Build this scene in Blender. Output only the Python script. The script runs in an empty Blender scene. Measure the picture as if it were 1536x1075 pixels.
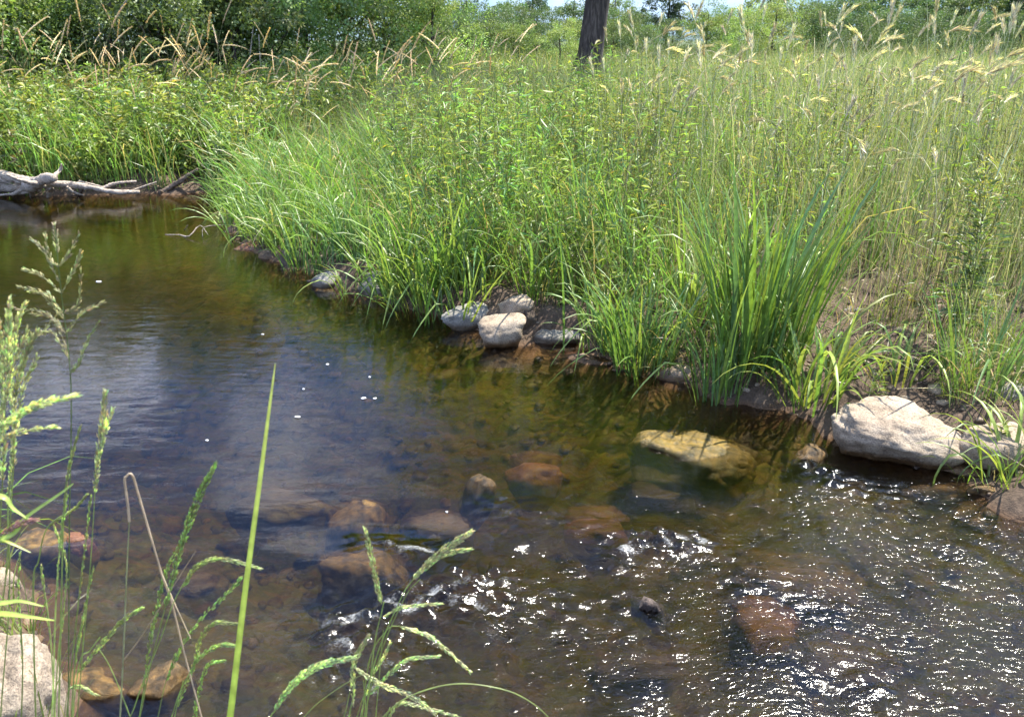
import bpy, math, random
import numpy as np
from mathutils import Vector, Matrix
R = math.radians
rng = np.random.default_rng(7)
random.seed(7)
S = bpy.context.scene
COL = S.collection

# ------------------------------------------------------------------ camera
PITCH = R(21.6); FPX = 1205.0; CH = 2.0
cd = bpy.data.cameras.new('camera'); cam = bpy.data.objects.new('camera', cd); COL.objects.link(cam)
cam.location = (0, 0, CH); cam.rotation_euler = (R(90) - PITCH, 0, 0)
cd.sensor_width = 36; cd.lens = 36 * FPX / 1536; cd.clip_end = 5000; cd.clip_start = 0.05
cd.dof.use_dof = True; cd.dof.focus_distance = 5.2; cd.dof.aperture_fstop = 9.0
S.camera = cam

# ------------------------------------------------------------------ sky + sun
SUN_EL, SUN_AZ = R(65), R(57)          # azimuth measured from +Y towards +X
w = bpy.data.worlds.new('World'); S.world = w; w.use_nodes = True
nt = w.node_tree; N = nt.nodes; L = nt.links; N.clear()
out = N.new('ShaderNodeOutputWorld'); bg = N.new('ShaderNodeBackground'); sky = N.new('ShaderNodeTexSky')
sky.sky_type = 'NISHITA'; sky.sun_disc = False; sky.sun_elevation = SUN_EL; sky.sun_rotation = SUN_AZ
sky.air_density = 0.8; sky.dust_density = 0.1; sky.ozone_density = 3.0
tc = N.new('ShaderNodeTexCoord'); mp = N.new('ShaderNodeMapping'); mp.inputs['Scale'].default_value = (1.0, 1.0, 2.6)
mp.inputs['Location'].default_value = (0.35, 0.1, 0.0)
cn = N.new('ShaderNodeTexNoise'); cn.inputs['Scale'].default_value = 3.2; cn.inputs['Detail'].default_value = 7; cn.inputs['Roughness'].default_value = .58
cr = N.new('ShaderNodeValToRGB'); cr.color_ramp.elements[0].position = .50; cr.color_ramp.elements[1].position = .68
mx = N.new('ShaderNodeMix'); mx.data_type = 'RGBA'; mx.inputs['B'].default_value = (10.6, 10.8, 11.2, 1)
L.new(tc.outputs['Generated'], mp.inputs['Vector']); L.new(mp.outputs[0], cn.inputs['Vector']); L.new(cn.outputs['Fac'], cr.inputs['Fac'])
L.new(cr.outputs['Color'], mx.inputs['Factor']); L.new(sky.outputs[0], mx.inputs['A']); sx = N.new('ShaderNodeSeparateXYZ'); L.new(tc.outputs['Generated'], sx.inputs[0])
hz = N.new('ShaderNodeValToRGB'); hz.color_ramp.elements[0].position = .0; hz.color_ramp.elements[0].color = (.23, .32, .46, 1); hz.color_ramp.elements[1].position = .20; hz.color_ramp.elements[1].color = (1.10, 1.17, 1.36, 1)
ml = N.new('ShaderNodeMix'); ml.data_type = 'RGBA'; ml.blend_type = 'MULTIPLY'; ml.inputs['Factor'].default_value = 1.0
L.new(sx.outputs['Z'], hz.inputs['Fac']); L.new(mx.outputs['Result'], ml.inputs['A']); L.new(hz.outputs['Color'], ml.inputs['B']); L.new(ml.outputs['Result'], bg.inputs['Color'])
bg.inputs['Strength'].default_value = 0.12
L.new(bg.outputs[0], out.inputs[0])
sl = bpy.data.lights.new('sun', 'SUN'); sl.energy = 5.0; sl.angle = R(.53); sl.color = (1.0, .945, .84)
so = bpy.data.objects.new('sun', sl); COL.objects.link(so)
sv = Vector((math.sin(SUN_AZ) * math.cos(SUN_EL), math.cos(SUN_AZ) * math.cos(SUN_EL), math.sin(SUN_EL)))
so.rotation_euler = sv.to_track_quat('Z', 'Y').to_euler(); so.location = (8, 8, 20)
S.view_settings.view_transform = 'Standard'; S.view_settings.look = 'None'; S.view_settings.gamma = 1
S.view_settings.exposure = 1.2; S.view_settings.use_curve_mapping = False
S.render.engine = 'CYCLES'
cy = S.cycles; cy.max_bounces = 7; cy.diffuse_bounces = 3; cy.glossy_bounces = 3; cy.transmission_bounces = 4
cy.transparent_max_bounces = 10; cy.volume_bounces = 0; cy.use_denoising = True; cy.sample_clamp_indirect = 6
cy.caustics_reflective = False; cy.caustics_refractive = False

# ------------------------------------------------------------------ pixel -> world
def ray(u, v):
    du = u - 768.0; dv = v - 537.5
    return np.array([du, FPX * math.cos(PITCH) - dv * math.sin(PITCH), -(FPX * math.sin(PITCH) + dv * math.cos(PITCH))])
def P(u, v, z=0.0):
    r = ray(u, v); t = (z - CH) / r[2]
    return np.array([0, 0, CH]) + r * t
def Q(u, v, d):
    r = ray(u, v); t = d / r[1]
    return np.array([0, 0, CH]) + r * t
def proj(X, Y, Z):
    z = Z - CH
    fz = Y * math.cos(PITCH) - z * math.sin(PITCH)
    vv = -(Y * math.sin(PITCH) + z * math.cos(PITCH))
    return 768 + FPX * X / fz, 537.5 + FPX * vv / fz, fz
def sm(x, a, b):
    t = np.clip((x - a) / (b - a), 0, 1); return t * t * (3 - 2 * t)

# ------------------------------------------------------------------ noise
class Noise:
    def __init__(s, seed, n=28, dim=2, lo=.7, hi=1.6):
        r = np.random.default_rng(seed)
        d = r.normal(size=(n, dim)); d /= np.linalg.norm(d, axis=1)[:, None]
        s.k = d * r.uniform(lo, hi, (n, 1)) * 6.283; s.p = r.uniform(0, 6.283, n); s.n = n
    def __call__(s, X):
        o = np.zeros(X.shape[:-1])
        for k, p in zip(s.k, s.p): o += np.sin(X @ k + p)
        return o / math.sqrt(s.n / 2)
n1, n2, n3 = Noise(1), Noise(2), Noise(3)
m1, m2, m3 = Noise(11, 20, 3), Noise(12, 20, 3), Noise(13, 20, 3)

# ------------------------------------------------------------------ shore
far_px = [(-1500, 300), (-700, 300), (-300, 297), (0, 293), (60, 296), (130, 293), (200, 290), (290, 291), (345, 284)]
right_px = [(318, 300), (326, 322), (345, 352), (372, 372), (420, 395), (470, 418), (560, 447), (620, 462), (660, 478), (700, 492), (760, 512), (840, 528),
            (900, 536), (950, 552), (1000, 574), (1090, 600), (1200, 634), (1270, 664), (1330, 690), (1400, 702), (1480, 735), (1560, 768), (1750, 860), (2000, 990)]
near_px = [(110, 1100), (75, 1010), (50, 940), (15, 885), (-60, 850), (-300, 790), (-900, 680)]
poly = [P(*a)[:2] for a in far_px + right_px]
poly += [np.array(a) for a in [(4.5, 1.1), (2.5, .85), (1, .95), (0, 1.1), (-.8, 1.35)]]
poly += [P(*a)[:2] for a in near_px] + [np.array((-9, 3.2)), np.array((-17, 4.5))]
poly = np.array(poly)
poly[0, 0] = -17
# round the polyline
def chaikin(p, k=2):
    for _ in range(k):
        q = np.roll(p, -1, 0); p = np.stack([.75 * p + .25 * q, .25 * p + .75 * q], 1).reshape(-1, 2)
    return p
poly = chaikin(poly, 2)
def shore(X, Y):
    """signed distance to the waterline, positive on land"""
    sh = X.shape; p = np.stack([X.ravel(), Y.ravel()], 1)
    d2 = np.full(len(p), 1e9); ins = np.zeros(len(p), bool)
    for a, b in zip(poly, np.roll(poly, -1, 0)):
        ab = b - a; t = np.clip(((p - a) @ ab) / (ab @ ab + 1e-12), 0, 1)
        q = p - a - t[:, None] * ab; d2 = np.minimum(d2, (q * q).sum(1))
        c = ((a[1] > p[:, 1]) != (b[1] > p[:, 1]))
        if c.any(): ins ^= c & (p[:, 0] < (b[0] - a[0]) * (p[:, 1] - a[1]) / (b[1] - a[1] + 1e-12) + a[0])
    d = np.sqrt(d2); return np.where(ins, -d, d).reshape(sh)
def ground(X, Y, s=None):
    X = np.asarray(X, float); Y = np.asarray(Y, float)
    if s is None: s = shore(X, Y)
    q = np.stack([X, Y], -1)
    s2 = s + .07 * n1(q * 1.3) + .03 * n2(q * 4)
    land = .015 + .17 * sm(s2, 0, .35) + .11 * sm(s2, .3, 1.2) + .30 * sm(s2, .6, 5.5) + .30 * sm(s2, 5, 20)
    land += (.03 * n2(q * .9) + .016 * n3(q * 3.3) + .007 * n1(q * 9)) * sm(s2, 0, .4)
    # steeper cut bank on the far side
    bed = -.02 - .20 * sm(-s2, 0, .38) - .36 * sm(-s2, .2, 1.6)
    rif = riffle(X, Y)
    bed = bed * (1 - .36 * rif) + .02 * n3(q * 3) + .012 * n2(q * 7) - .01
    z = np.where(s2 > 0, land, bed)
    return np.where(np.abs(s2) < .05, (land * sm(s2, -.05, .05) + bed * (1 - sm(s2, -.05, .05))), z)
def riffle(X, Y):
    yb = np.where(X > 0, 3.35 + .26 * X, 3.35 + 1.15 * X); yb = np.maximum(yb, 2.75)
    return sm(yb - Y + .16 * n1(np.stack([X, Y], -1) * .9), -.35, .75)

# ------------------------------------------------------------------ materials
def mat(name):
    m = bpy.data.materials.new(name); m.use_nodes = True; n = m.node_tree.nodes; n.clear()
    return m, n, m.node_tree.links
def node(n, t, **kw):
    x = n.new(t)
    for k, v in kw.items():
        if k in x.inputs: x.inputs[k].default_value = v
        else: setattr(x, k, v)
    return x
def ramp(n, stops):
    r = n.new('ShaderNodeValToRGB'); e = r.color_ramp.elements
    while len(e) < len(stops): e.new(.5)
    for i, (p, c) in enumerate(stops):
        e[i].position = p; e[i].color = (*c, 1) if len(c) == 3 else c
    return r
def mixc(n, l, f, a, b, mode='MIX'):
    x = n.new('ShaderNodeMix'); x.data_type = 'RGBA'; x.blend_type = mode
    for k, v in (('Factor', f), ('A', a), ('B', b)):
        if isinstance(v, (float, int)): x.inputs[k].default_value = v
        elif isinstance(v, tuple): x.inputs[k].default_value = (*v, 1) if len(v) == 3 else v
        else: l.new(v, x.inputs[k])
    return x.outputs['Result']
def leaf_mat(name, trans=.42, gloss=.07, rough=.42):
    """leaf blades: colour of each blade comes from its own attribute, light passes through"""
    m, n, l = mat(name)
    at = node(n, 'ShaderNodeAttribute', attribute_name='col')
    oi = n.new('ShaderNodeObjectInfo')
    hs = node(n, 'ShaderNodeHueSaturation')
    mr = node(n, 'ShaderNodeMapRange'); mr.inputs['To Min'].default_value = .80; mr.inputs['To Max'].default_value = 1.2
    mh = node(n, 'ShaderNodeMapRange'); mh.inputs['To Min'].default_value = .487; mh.inputs['To Max'].default_value = .513
    l.new(oi.outputs['Random'], mr.inputs['Value']); l.new(mr.outputs[0], hs.inputs['Value'])
    l.new(oi.outputs['Random'], mh.inputs['Value']); l.new(mh.outputs[0], hs.inputs['Hue'])
    tn = node(n, 'ShaderNodeTexNoise', Scale=38.0, Detail=2.0)
    rn = ramp(n, [(.3, (.72, .72, .70)), (.7, (1.22, 1.22, 1.18))])
    l.new(tn.outputs['Fac'], rn.inputs['Fac'])
    tcn = n.new('ShaderNodeTexCoord'); l.new(tcn.outputs['Object'], tn.inputs['Vector'])
    c = mixc(n, l, 1.0, at.outputs['Color'], rn.outputs['Color'], 'MULTIPLY')
    l.new(c, hs.inputs['Color'])
    d = n.new('ShaderNodeBsdfDiffuse'); t = n.new('ShaderNodeBsdfTranslucent'); g = node(n, 'ShaderNodeBsdfGlossy', Roughness=rough)
    ct = mixc(n, l, 1.0, hs.outputs['Color'], (1.85, 1.85, 1.15), 'MULTIPLY')
    cdif = mixc(n, l, 1.0, hs.outputs['Color'], (1.4, 1.38, 1.5), 'MULTIPLY'); l.new(cdif, d.inputs['Color']); l.new(ct, t.inputs['Color'])
    a = node(n, 'ShaderNodeMixShader', Fac=trans); b = node(n, 'ShaderNodeMixShader', Fac=gloss)
    l.new(d.outputs[0], a.inputs[1]); l.new(t.outputs[0], a.inputs[2]); l.new(a.outputs[0], b.inputs[1]); l.new(g.outputs[0], b.inputs[2])
    o = n.new('ShaderNodeOutputMaterial'); l.new(b.outputs[0], o.inputs[0]); return m
M_GRASS = leaf_mat('grass_blade', .42, .06, .40)
M_REED = leaf_mat('reed_blade', .42, .05, .42)
M_FORB = leaf_mat('forb_leaf', .42, .06, .45)
M_STRAW = leaf_mat('dry_straw', .25, .06, .5)
M_TREE = leaf_mat('tree_leaf', .35, .05, .5)

def rock_mat(name, base, dark, warm, wet_col, lichen=0.3, sc=1.0):
    m, n, l = mat(name)
    tcn = n.new('ShaderNodeTexCoord'); geo = n.new('ShaderNodeNewGeometry')
    a = node(n, 'ShaderNodeTexNoise', Scale=7.0 * sc, Detail=8.0, Roughness=.65); l.new(tcn.outputs['Object'], a.inputs['Vector'])
    b = node(n, 'ShaderNodeTexVoronoi', Scale=95.0 * sc); l.new(tcn.outputs['Object'], b.inputs['Vector'])
    s2 = node(n, 'ShaderNodeTexNoise', Scale=120.0 * sc, Detail=4.0, Roughness=.7); l.new(tcn.outputs['Object'], s2.inputs['Vector'])
    r1 = ramp(n, [(.36, dark), (.49, base), (.62, warm)]); l.new(a.outputs['Fac'], r1.inputs['Fac'])
    r2 = ramp(n, [(.36, (.45, .43, .42)), (.5, (1, 1, 1)), (.68, (1.3, 1.28, 1.22))]); l.new(s2.outputs['Fac'], r2.inputs['Fac'])
    c = mixc(n, l, .85, r1.outputs['Color'], r2.outputs['Color'], 'MULTIPLY')
    r3 = ramp(n, [(.1, (.5, .48, .46)), (.28, (1, 1, 1))]); l.new(b.outputs['Distance'], r3.inputs['Fac'])
    c = mixc(n, l, .45, c, r3.outputs['Color'], 'MULTIPLY')
    li = node(n, 'ShaderNodeTexNoise', Scale=3.2 * sc, Detail=9.0, Roughness=.7); l.new(tcn.outputs['Object'], li.inputs['Vector'])
    lr = ramp(n, [(.52, (0, 0, 0)), (.64, (lichen,) * 3)]); l.new(li.outputs['Fac'], lr.inputs['Fac'])
    c = mixc(n, l, lr.outputs['Color'], c, (.13, .13, .085))
    # waterline stain: wet, brown below a few centimetres above the stream
    sp = n.new('ShaderNodeSeparateXYZ'); l.new(geo.outputs['Position'], sp.inputs[0])
    ad = node(n, 'ShaderNodeMath', operation='MULTIPLY_ADD'); l.new(a.outputs['Fac'], ad.inputs[0]); ad.inputs[1].default_value = .06; l.new(sp.outputs['Z'], ad.inputs[2])
    mr = node(n, 'ShaderNodeMapRange'); mr.inputs['From Min'].default_value = .095; mr.inputs['From Max'].default_value = .055; l.new(ad.outputs[0], mr.inputs['Value'])
    wc = mixc(n, l, 1.0, c, wet_col, 'MULTIPLY')
    c = mixc(n, l, mr.outputs[0], c, wc)
    p = node(n, 'ShaderNodeBsdfPrincipled'); l.new(c, p.inputs['Base Color'])
    rr = node(n, 'ShaderNodeMapRange'); rr.inputs['To Min'].default_value = .85; rr.inputs['To Max'].default_value = .35; l.new(mr.outputs[0], rr.inputs['Value']); l.new(rr.outputs[0], p.inputs['Roughness'])
    bm = node(n, 'ShaderNodeBump', Strength=.9, Distance=.016)
    hh = node(n, 'ShaderNodeMath', operation='MULTIPLY_ADD'); l.new(s2.outputs['Fac'], hh.inputs[0]); hh.inputs[1].default_value = .35; l.new(a.outputs['Fac'], hh.inputs[2])
    l.new(hh.outputs[0], bm.inputs['Height']); l.new(bm.outputs[0], p.inputs['Normal'])
    o = n.new('ShaderNodeOutputMaterial'); l.new(p.outputs[0], o.inputs[0]); return m
M_ROCK = {
    'pale': rock_mat('pale_granite', (.38, .30, .215), (.22, .17, .12), (.47, .38, .285), (.42, .31, .20), .25),
    'grey': rock_mat('grey_granite', (.27, .255, .225), (.16, .15, .13), (.35, .33, .29), (.38, .30, .22), .3),
    'amber': rock_mat('algae_amber_rock', (.13, .082, .032), (.035, .025, .012), (.30, .185, .065), (.95, .85, .6), .5, 2.4),
    'moss': rock_mat('mossy_golden_rock', (.18, .125, .035), (.06, .052, .014), (.31, .21, .055), (.95, .9, .6), .8, 2.0),
    'red': rock_mat('reddish_wet_rock', (.22, .11, .065), (.13, .065, .04), (.30, .16, .10), (.9, .75, .6), .1),
    'dark': rock_mat('dark_rock', (.10, .075, .055), (.05, .038, .03), (.15, .11, .08), (.7, .6, .5), .2),
    'brown': rock_mat('submerged_brown_rock', (.085, .05, .025), (.035, .022, .012), (.15, .085, .035), (.9, .85, .7), .5),
}
def soil_mat():
    m, n, l = mat('bank_soil_and_bed')
    geo = n.new('ShaderNodeNewGeometry'); sp = n.new('ShaderNodeSeparateXYZ'); l.new(geo.outputs['Position'], sp.inputs[0])
    a = node(n, 'ShaderNodeTexNoise', Scale=2.2, Detail=9.0, Roughness=.68); l.new(geo.outputs['Position'], a.inputs['Vector'])
    b = node(n, 'ShaderNodeTexNoise', Scale=26.0, Detail=6.0, Roughness=.7); l.new(geo.outputs['Position'], b.inputs['Vector'])
    vo = node(n, 'ShaderNodeTexVoronoi', Scale=17.0); l.new(geo.outputs['Position'], vo.inputs['Vector'])
    # flow-stretched coordinates for algae streaks on the bed, painted also to imitate rippled refraction
    mp_ = node(n, 'ShaderNodeMapping'); mp_.inputs['Rotation'].default_value = (0, 0, R(35)); mp_.inputs['Scale'].default_value = (1.1, 4.0, 1)
    l.new(geo.outputs['Position'], mp_.inputs['Vector'])
    st = node(n, 'ShaderNodeTexNoise', Scale=2.6, Detail=7.0, Roughness=.6, Distortion=1.2); l.new(mp_.outputs[0], st.inputs['Vector'])
    soil = ramp(n, [(.3, (.055, .036, .024)), (.5, (.11, .075, .05)), (.68, (.20, .145, .10))]); l.new(a.outputs['Fac'], soil.inputs['Fac'])
    sf = ramp(n, [(.3, (.5, .5, .5)), (.7, (1.4, 1.4, 1.4))]); l.new(b.outputs['Fac'], sf.inputs['Fac'])
    soilc = mixc(n, l, .9, soil.outputs['Color'], sf.outputs['Color'], 'MULTIPLY')
    bed = ramp(n, [(.30, (.028, .020, .015)), (.42, (.080, .062, .019)), (.50, (.10, .11, .020)), (.58, (.16, .10, .032)), (.68, (.085, .095, .02)), (.78, (.05, .032, .02))]); l.new(st.outputs['Fac'], bed.inputs['Fac'])
    vr = ramp(n, [(.05, (.45, .42, .4)), (.4, (1.15, 1.15, 1.1))]); l.new(vo.outputs['Distance'], vr.inputs['Fac'])
    bedc = mixc(n, l, .35, bed.outputs['Color'], vr.outputs['Color'], 'MULTIPLY')
    bedc = mixc(n, l, .8, bedc, sf.outputs['Color'], 'MULTIPLY')
    f = node(n, 'ShaderNodeMapRange'); f.inputs['From Min'].default_value = -.03; f.inputs['From Max'].default_value = .03; l.new(sp.outputs['Z'], f.inputs['Value'])
    sh = node(n, 'ShaderNodeMapRange'); sh.inputs['From Min'].default_value = -.16; sh.inputs['From Max'].default_value = -.02; l.new(sp.outputs['Z'], sh.inputs['Value'])
    bedc = mixc(n, l, sh.outputs[0], bedc, mixc(n, l, .8, (.17, .085, .034), sf.outputs['Color'], 'MULTIPLY'))
    c = mixc(n, l, f.outputs[0], bedc, soilc)
    # far away the ground is a grass meadow
    g = node(n, 'ShaderNodeMapRange'); g.inputs['From Min'].default_value = .45; g.inputs['From Max'].default_value = .75; l.new(sp.outputs['Z'], g.inputs['Value'])
    mead = ramp(n, [(.35, (.05, .075, .02)), (.6, (.10, .13, .04)), (.8, (.17, .15, .06))]); l.new(a.outputs['Fac'], mead.inputs['Fac'])
    c = mixc(n, l, g.outputs[0], c, mead.outputs['Color'])
    p = node(n, 'ShaderNodeBsdfPrincipled', Roughness=.9); l.new(c, p.inputs['Base Color'])
    bm = node(n, 'ShaderNodeBump', Strength=.8, Distance=.03); l.new(b.outputs['Fac'], bm.inputs['Height']); l.new(bm.outputs[0], p.inputs['Normal'])
    o = n.new('ShaderNodeOutputMaterial'); l.new(p.outputs[0], o.inputs[0]); return m
M_SOIL = soil_mat()
def water_mat():
    m, n, l = mat('stream_water')
    geo = n.new('ShaderNodeNewGeometry')
    rf = node(n, 'ShaderNodeAttribute', attribute_name='riffle'); fo = node(n, 'ShaderNodeAttribute', attribute_name='foam')
    # calm water: long low ripples; riffle: chopped, flow-stretched ripples
    mpa = node(n, 'ShaderNodeMapping'); mpa.inputs['Rotation'].default_value = (0, 0, R(8)); mpa.inputs['Scale'].default_value = (1.0, 3.2, 1); l.new(geo.outputs['Position'], mpa.inputs['Vector'])
    ca = node(n, 'ShaderNodeTexNoise', Scale=5.0, Detail=5.0, Roughness=.55, Distortion=.5); l.new(mpa.outputs[0], ca.inputs['Vector'])
    mpb = node(n, 'ShaderNodeMapping'); mpb.inputs['Rotation'].default_value = (0, 0, R(-28)); mpb.inputs['Scale'].default_value = (1.0, 1.9, 1); l.new(geo.outputs['Position'], mpb.inputs['Vector'])
    cb = node(n, 'ShaderNodeTexNoise', Scale=24.0, Detail=3.0, Roughness=.5, Distortion=1.2); l.new(mpb.outputs[0], cb.inputs['Vector'])
    b1 = node(n, 'ShaderNodeBump', Strength=.30, Distance=.006); l.new(ca.outputs['Fac'], b1.inputs['Height'])
    b2 = node(n, 'ShaderNodeBump', Distance=.0045); l.new(rf.outputs['Fac'], b2.inputs['Strength']); l.new(cb.outputs['Fac'], b2.inputs['Height']); l.new(b1.outputs[0], b2.inputs['Normal'])
    t = node(n, 'ShaderNodeBsdfTransparent', Color=(.97, .96, .92, 1)); g = node(n, 'ShaderNodeBsdfGlossy', Roughness=.035)
    ro = node(n, 'ShaderNodeMapRange'); ro.inputs['To Min'].default_value = .045; ro.inputs['To Max'].default_value = .12; l.new(rf.outputs['Fac'], ro.inputs['Value']); l.new(ro.outputs[0], g.inputs['Roughness'])
    l.new(b2.outputs[0], g.inputs['Normal'])
    rfr = node(n, 'ShaderNodeBsdfRefraction', IOR=1.33, Roughness=.03, Color=(.97, .96, .92, 1)); l.new(b2.outputs[0], rfr.inputs['Normal'])
    ff = node(n, 'ShaderNodeMapRange'); ff.inputs['To Min'].default_value = .30; ff.inputs['To Max'].default_value = .60; l.new(rf.outputs['Fac'], ff.inputs['Value'])
    tr = n.new('ShaderNodeMixShader'); l.new(ff.outputs[0], tr.inputs[0]); l.new(t.outputs[0], tr.inputs[1]); l.new(rfr.outputs[0], tr.inputs[2])
    fr = node(n, 'ShaderNodeFresnel', IOR=1.5); l.new(b2.outputs[0], fr.inputs['Normal'])
    a = n.new('ShaderNodeMixShader'); l.new(fr.outputs[0], a.inputs[0]); l.new(tr.outputs[0], a.inputs[1]); l.new(g.outputs[0], a.inputs[2])
    # foam: air bubbles, broken up
    fn = node(n, 'ShaderNodeTexNoise', Scale=95.0, Detail=5.0, Roughness=.75); l.new(mpb.outputs[0], fn.inputs['Vector'])
    ad = node(n, 'ShaderNodeMath', operation='ADD'); l.new(fn.outputs['Fac'], ad.inputs[0]); l.new(fo.outputs['Fac'], ad.inputs[1])
    rr = ramp(n, [(.74, (0, 0, 0)), (.98, (.62, .62, .62))]); l.new(ad.outputs[0], rr.inputs['Fac'])
    d = node(n, 'ShaderNodeBsdfDiffuse', Color=(.42, .43, .42, 1)); l.new(b2.outputs[0], d.inputs['Normal'])
    c = n.new('ShaderNodeMixShader'); l.new(rr.outputs['Color'], c.inputs[0]); l.new(a.outputs[0], c.inputs[1]); l.new(d.outputs[0], c.inputs[2])
    o = n.new('ShaderNodeOutputMaterial'); l.new(c.outputs[0], o.inputs[0])
    va = node(n, 'ShaderNodeVolumeAbsorption', Color=(.76, .70, .34, 1), Density=3.5); l.new(va.outputs[0], o.inputs['Volume']); return m
M_WATER = water_mat()
def wood_mat(name, c0, c1, c2, sc=(30, 30, 4), rough=.8, bump=.6):
    m, n, l = mat(name)
    tcn = n.new('ShaderNodeTexCoord'); mp_ = node(n, 'ShaderNodeMapping'); mp_.inputs['Scale'].default_value = sc; l.new(tcn.outputs['Object'], mp_.inputs['Vector'])
    a = node(n, 'ShaderNodeTexNoise', Scale=1.0, Detail=7.0, Roughness=.65, Distortion=.6); l.new(mp_.outputs[0], a.inputs['Vector'])
    r = ramp(n, [(.32, c0), (.5, c1), (.68, c2)]); l.new(a.outputs['Fac'], r.inputs['Fac'])
    p = node(n, 'ShaderNodeBsdfPrincipled', Roughness=rough); l.new(r.outputs['Color'], p.inputs['Base Color'])
    bm = node(n, 'ShaderNodeBump', Strength=bump, Distance=.03); l.new(a.outputs['Fac'], bm.inputs['Height']); l.new(bm.outputs[0], p.inputs['Normal'])
    o = n.new('ShaderNodeOutputMaterial'); l.new(p.outputs[0], o.inputs[0]); return m
M_BARK = wood_mat('dark_bark', (.022, .017, .013), (.07, .052, .042), (.17, .13, .105), (14, 14, 2.4), .9, 1.0)
M_BARK2 = wood_mat('grey_bark', (.05, .042, .035), (.12, .10, .085), (.26, .23, .20), (8, 8, 1.5), .9, .8)
M_DRIFT = wood_mat('bleached_driftwood', (.24, .18, .13), (.52, .43, .34), (.70, .61, .51), (34, 60, 60), .8, 1.0)
M_STICK = wood_mat('brown_stick', (.06, .04, .028), (.16, .115, .08), (.30, .23, .17), (12, 12, 12), .8, .5)
M_FOAM = wood_mat('foam_white', (.7, .7, .68), (.78, .78, .76), (.84, .84, .83), (80, 80, 80), .6, .2)

# ------------------------------------------------------------------ mesh helpers
def put(name, me, parent=None, loc=None, rot=None):
    o = bpy.data.objects.new(name, me); COL.objects.link(o)
    if parent is not None: o.parent = parent
    if loc is not None: o.location = loc
    if rot is not None: o.rotation_euler = rot
    return o
def tag(o, label=None, cat=None, group=None, kind=None):
    if label: o['label'] = label
    if cat: o['category'] = cat
    if group: o['group'] = group
    if kind: o['kind'] = kind
    return o
class Geo:
    def __init__(s): s.V = []; s.F = []; s.C = []; s.n = 0
    def add(s, V, F, C):
        V = V.reshape(-1, 3); C = np.broadcast_to(C, (len(V), 3)) if C.ndim == 1 else C.reshape(-1, 3)
        s.V.append(V); s.F.append(F.reshape(-1, F.shape[-1]) + s.n); s.C.append(C); s.n += len(V)
    def mesh(s, name, material, smooth=True):
        me = bpy.data.meshes.new(name); V = np.concatenate(s.V); me.vertices.add(len(V)); me.vertices.foreach_set('co', V.astype(np.float32).ravel())
        lt = np.concatenate([np.full(len(f), f.shape[1]) for f in s.F]); idx = np.concatenate([f.ravel() for f in s.F]).astype(np.int32)
        me.loops.add(len(idx)); me.loops.foreach_set('vertex_index', idx)
        me.polygons.add(len(lt)); st = np.concatenate([[0], np.cumsum(lt)[:-1]]).astype(np.int32); me.polygons.foreach_set('loop_start', st)
        me.update(calc_edges=True)
        a = me.attributes.new('col', 'FLOAT_COLOR', 'POINT'); C = np.concatenate(s.C); a.data.foreach_set('color', np.concatenate([C, np.ones((len(C), 1))], 1).astype(np.float32).ravel())
        if smooth: me.polygons.foreach_set('use_smooth', np.ones(len(lt), bool))
        me.materials.append(material); me.validate(); return me
def strip_faces(Nn, Sg):
    b = np.arange(Nn)[:, None] * (Sg + 1) * 2 + np.arange(Sg)[None] * 2
    return np.stack([b, b + 1, b + 3, b + 2], -1).reshape(-1, 4)
def blades(g, base, az, Ln, W, lean, bend, c0, c1, Sg=4, k=1.6, twist=None, r=rng, kink=0.0, tipw=2.4):
    Nn = len(base); t = np.linspace(0, 1, Sg + 1)[None]
    az = az + 0 * Ln; th = lean[:, None] + bend[:, None] * t ** k
    if kink > 0:
        kk = r.random(Nn) < kink; kp = r.uniform(.35, .8, Nn)
        th = th + np.where(kk[:, None] & (t > kp[:, None]), r.uniform(.7, 1.9, Nn)[:, None], 0)
    thm = (th[:, 1:] + th[:, :-1]) / 2
    azt = az[:, None] + r.normal(0, .25, (Nn, 1)) * t[:, 1:]
    st = (Ln / Sg)[:, None, None] * np.stack([np.sin(thm) * np.cos(azt), np.sin(thm) * np.sin(azt), np.cos(thm)], -1)
    pos = np.concatenate([base[:, None], base[:, None] + np.cumsum(st, 1)], 1)
    tan = np.concatenate([st[:, :1], st], 1); tan = tan / np.linalg.norm(tan, axis=-1, keepdims=True)
    side = np.stack([-np.sin(az), np.cos(az), 0 * az], -1)[:, None] + 0 * tan
    nor = np.cross(tan, side)
    tw = (r.normal(0, .9, Nn) if twist is None else twist)[:, None] * (.3 + .7 * t)
    sd = np.cos(tw)[..., None] * side + np.sin(tw)[..., None] * nor
    prof = (.55 + .45 * np.minimum(1, t * 4)) * (1 - t ** tipw) + .03
    off = sd * (W[:, None] * prof / 2)[..., None]
    V = np.stack([pos - off, pos + off], 2)
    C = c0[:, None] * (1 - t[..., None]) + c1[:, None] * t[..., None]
    g.add(V, strip_faces(Nn, Sg), np.repeat(C[:, :, None], 2, 2)); return pos
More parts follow.
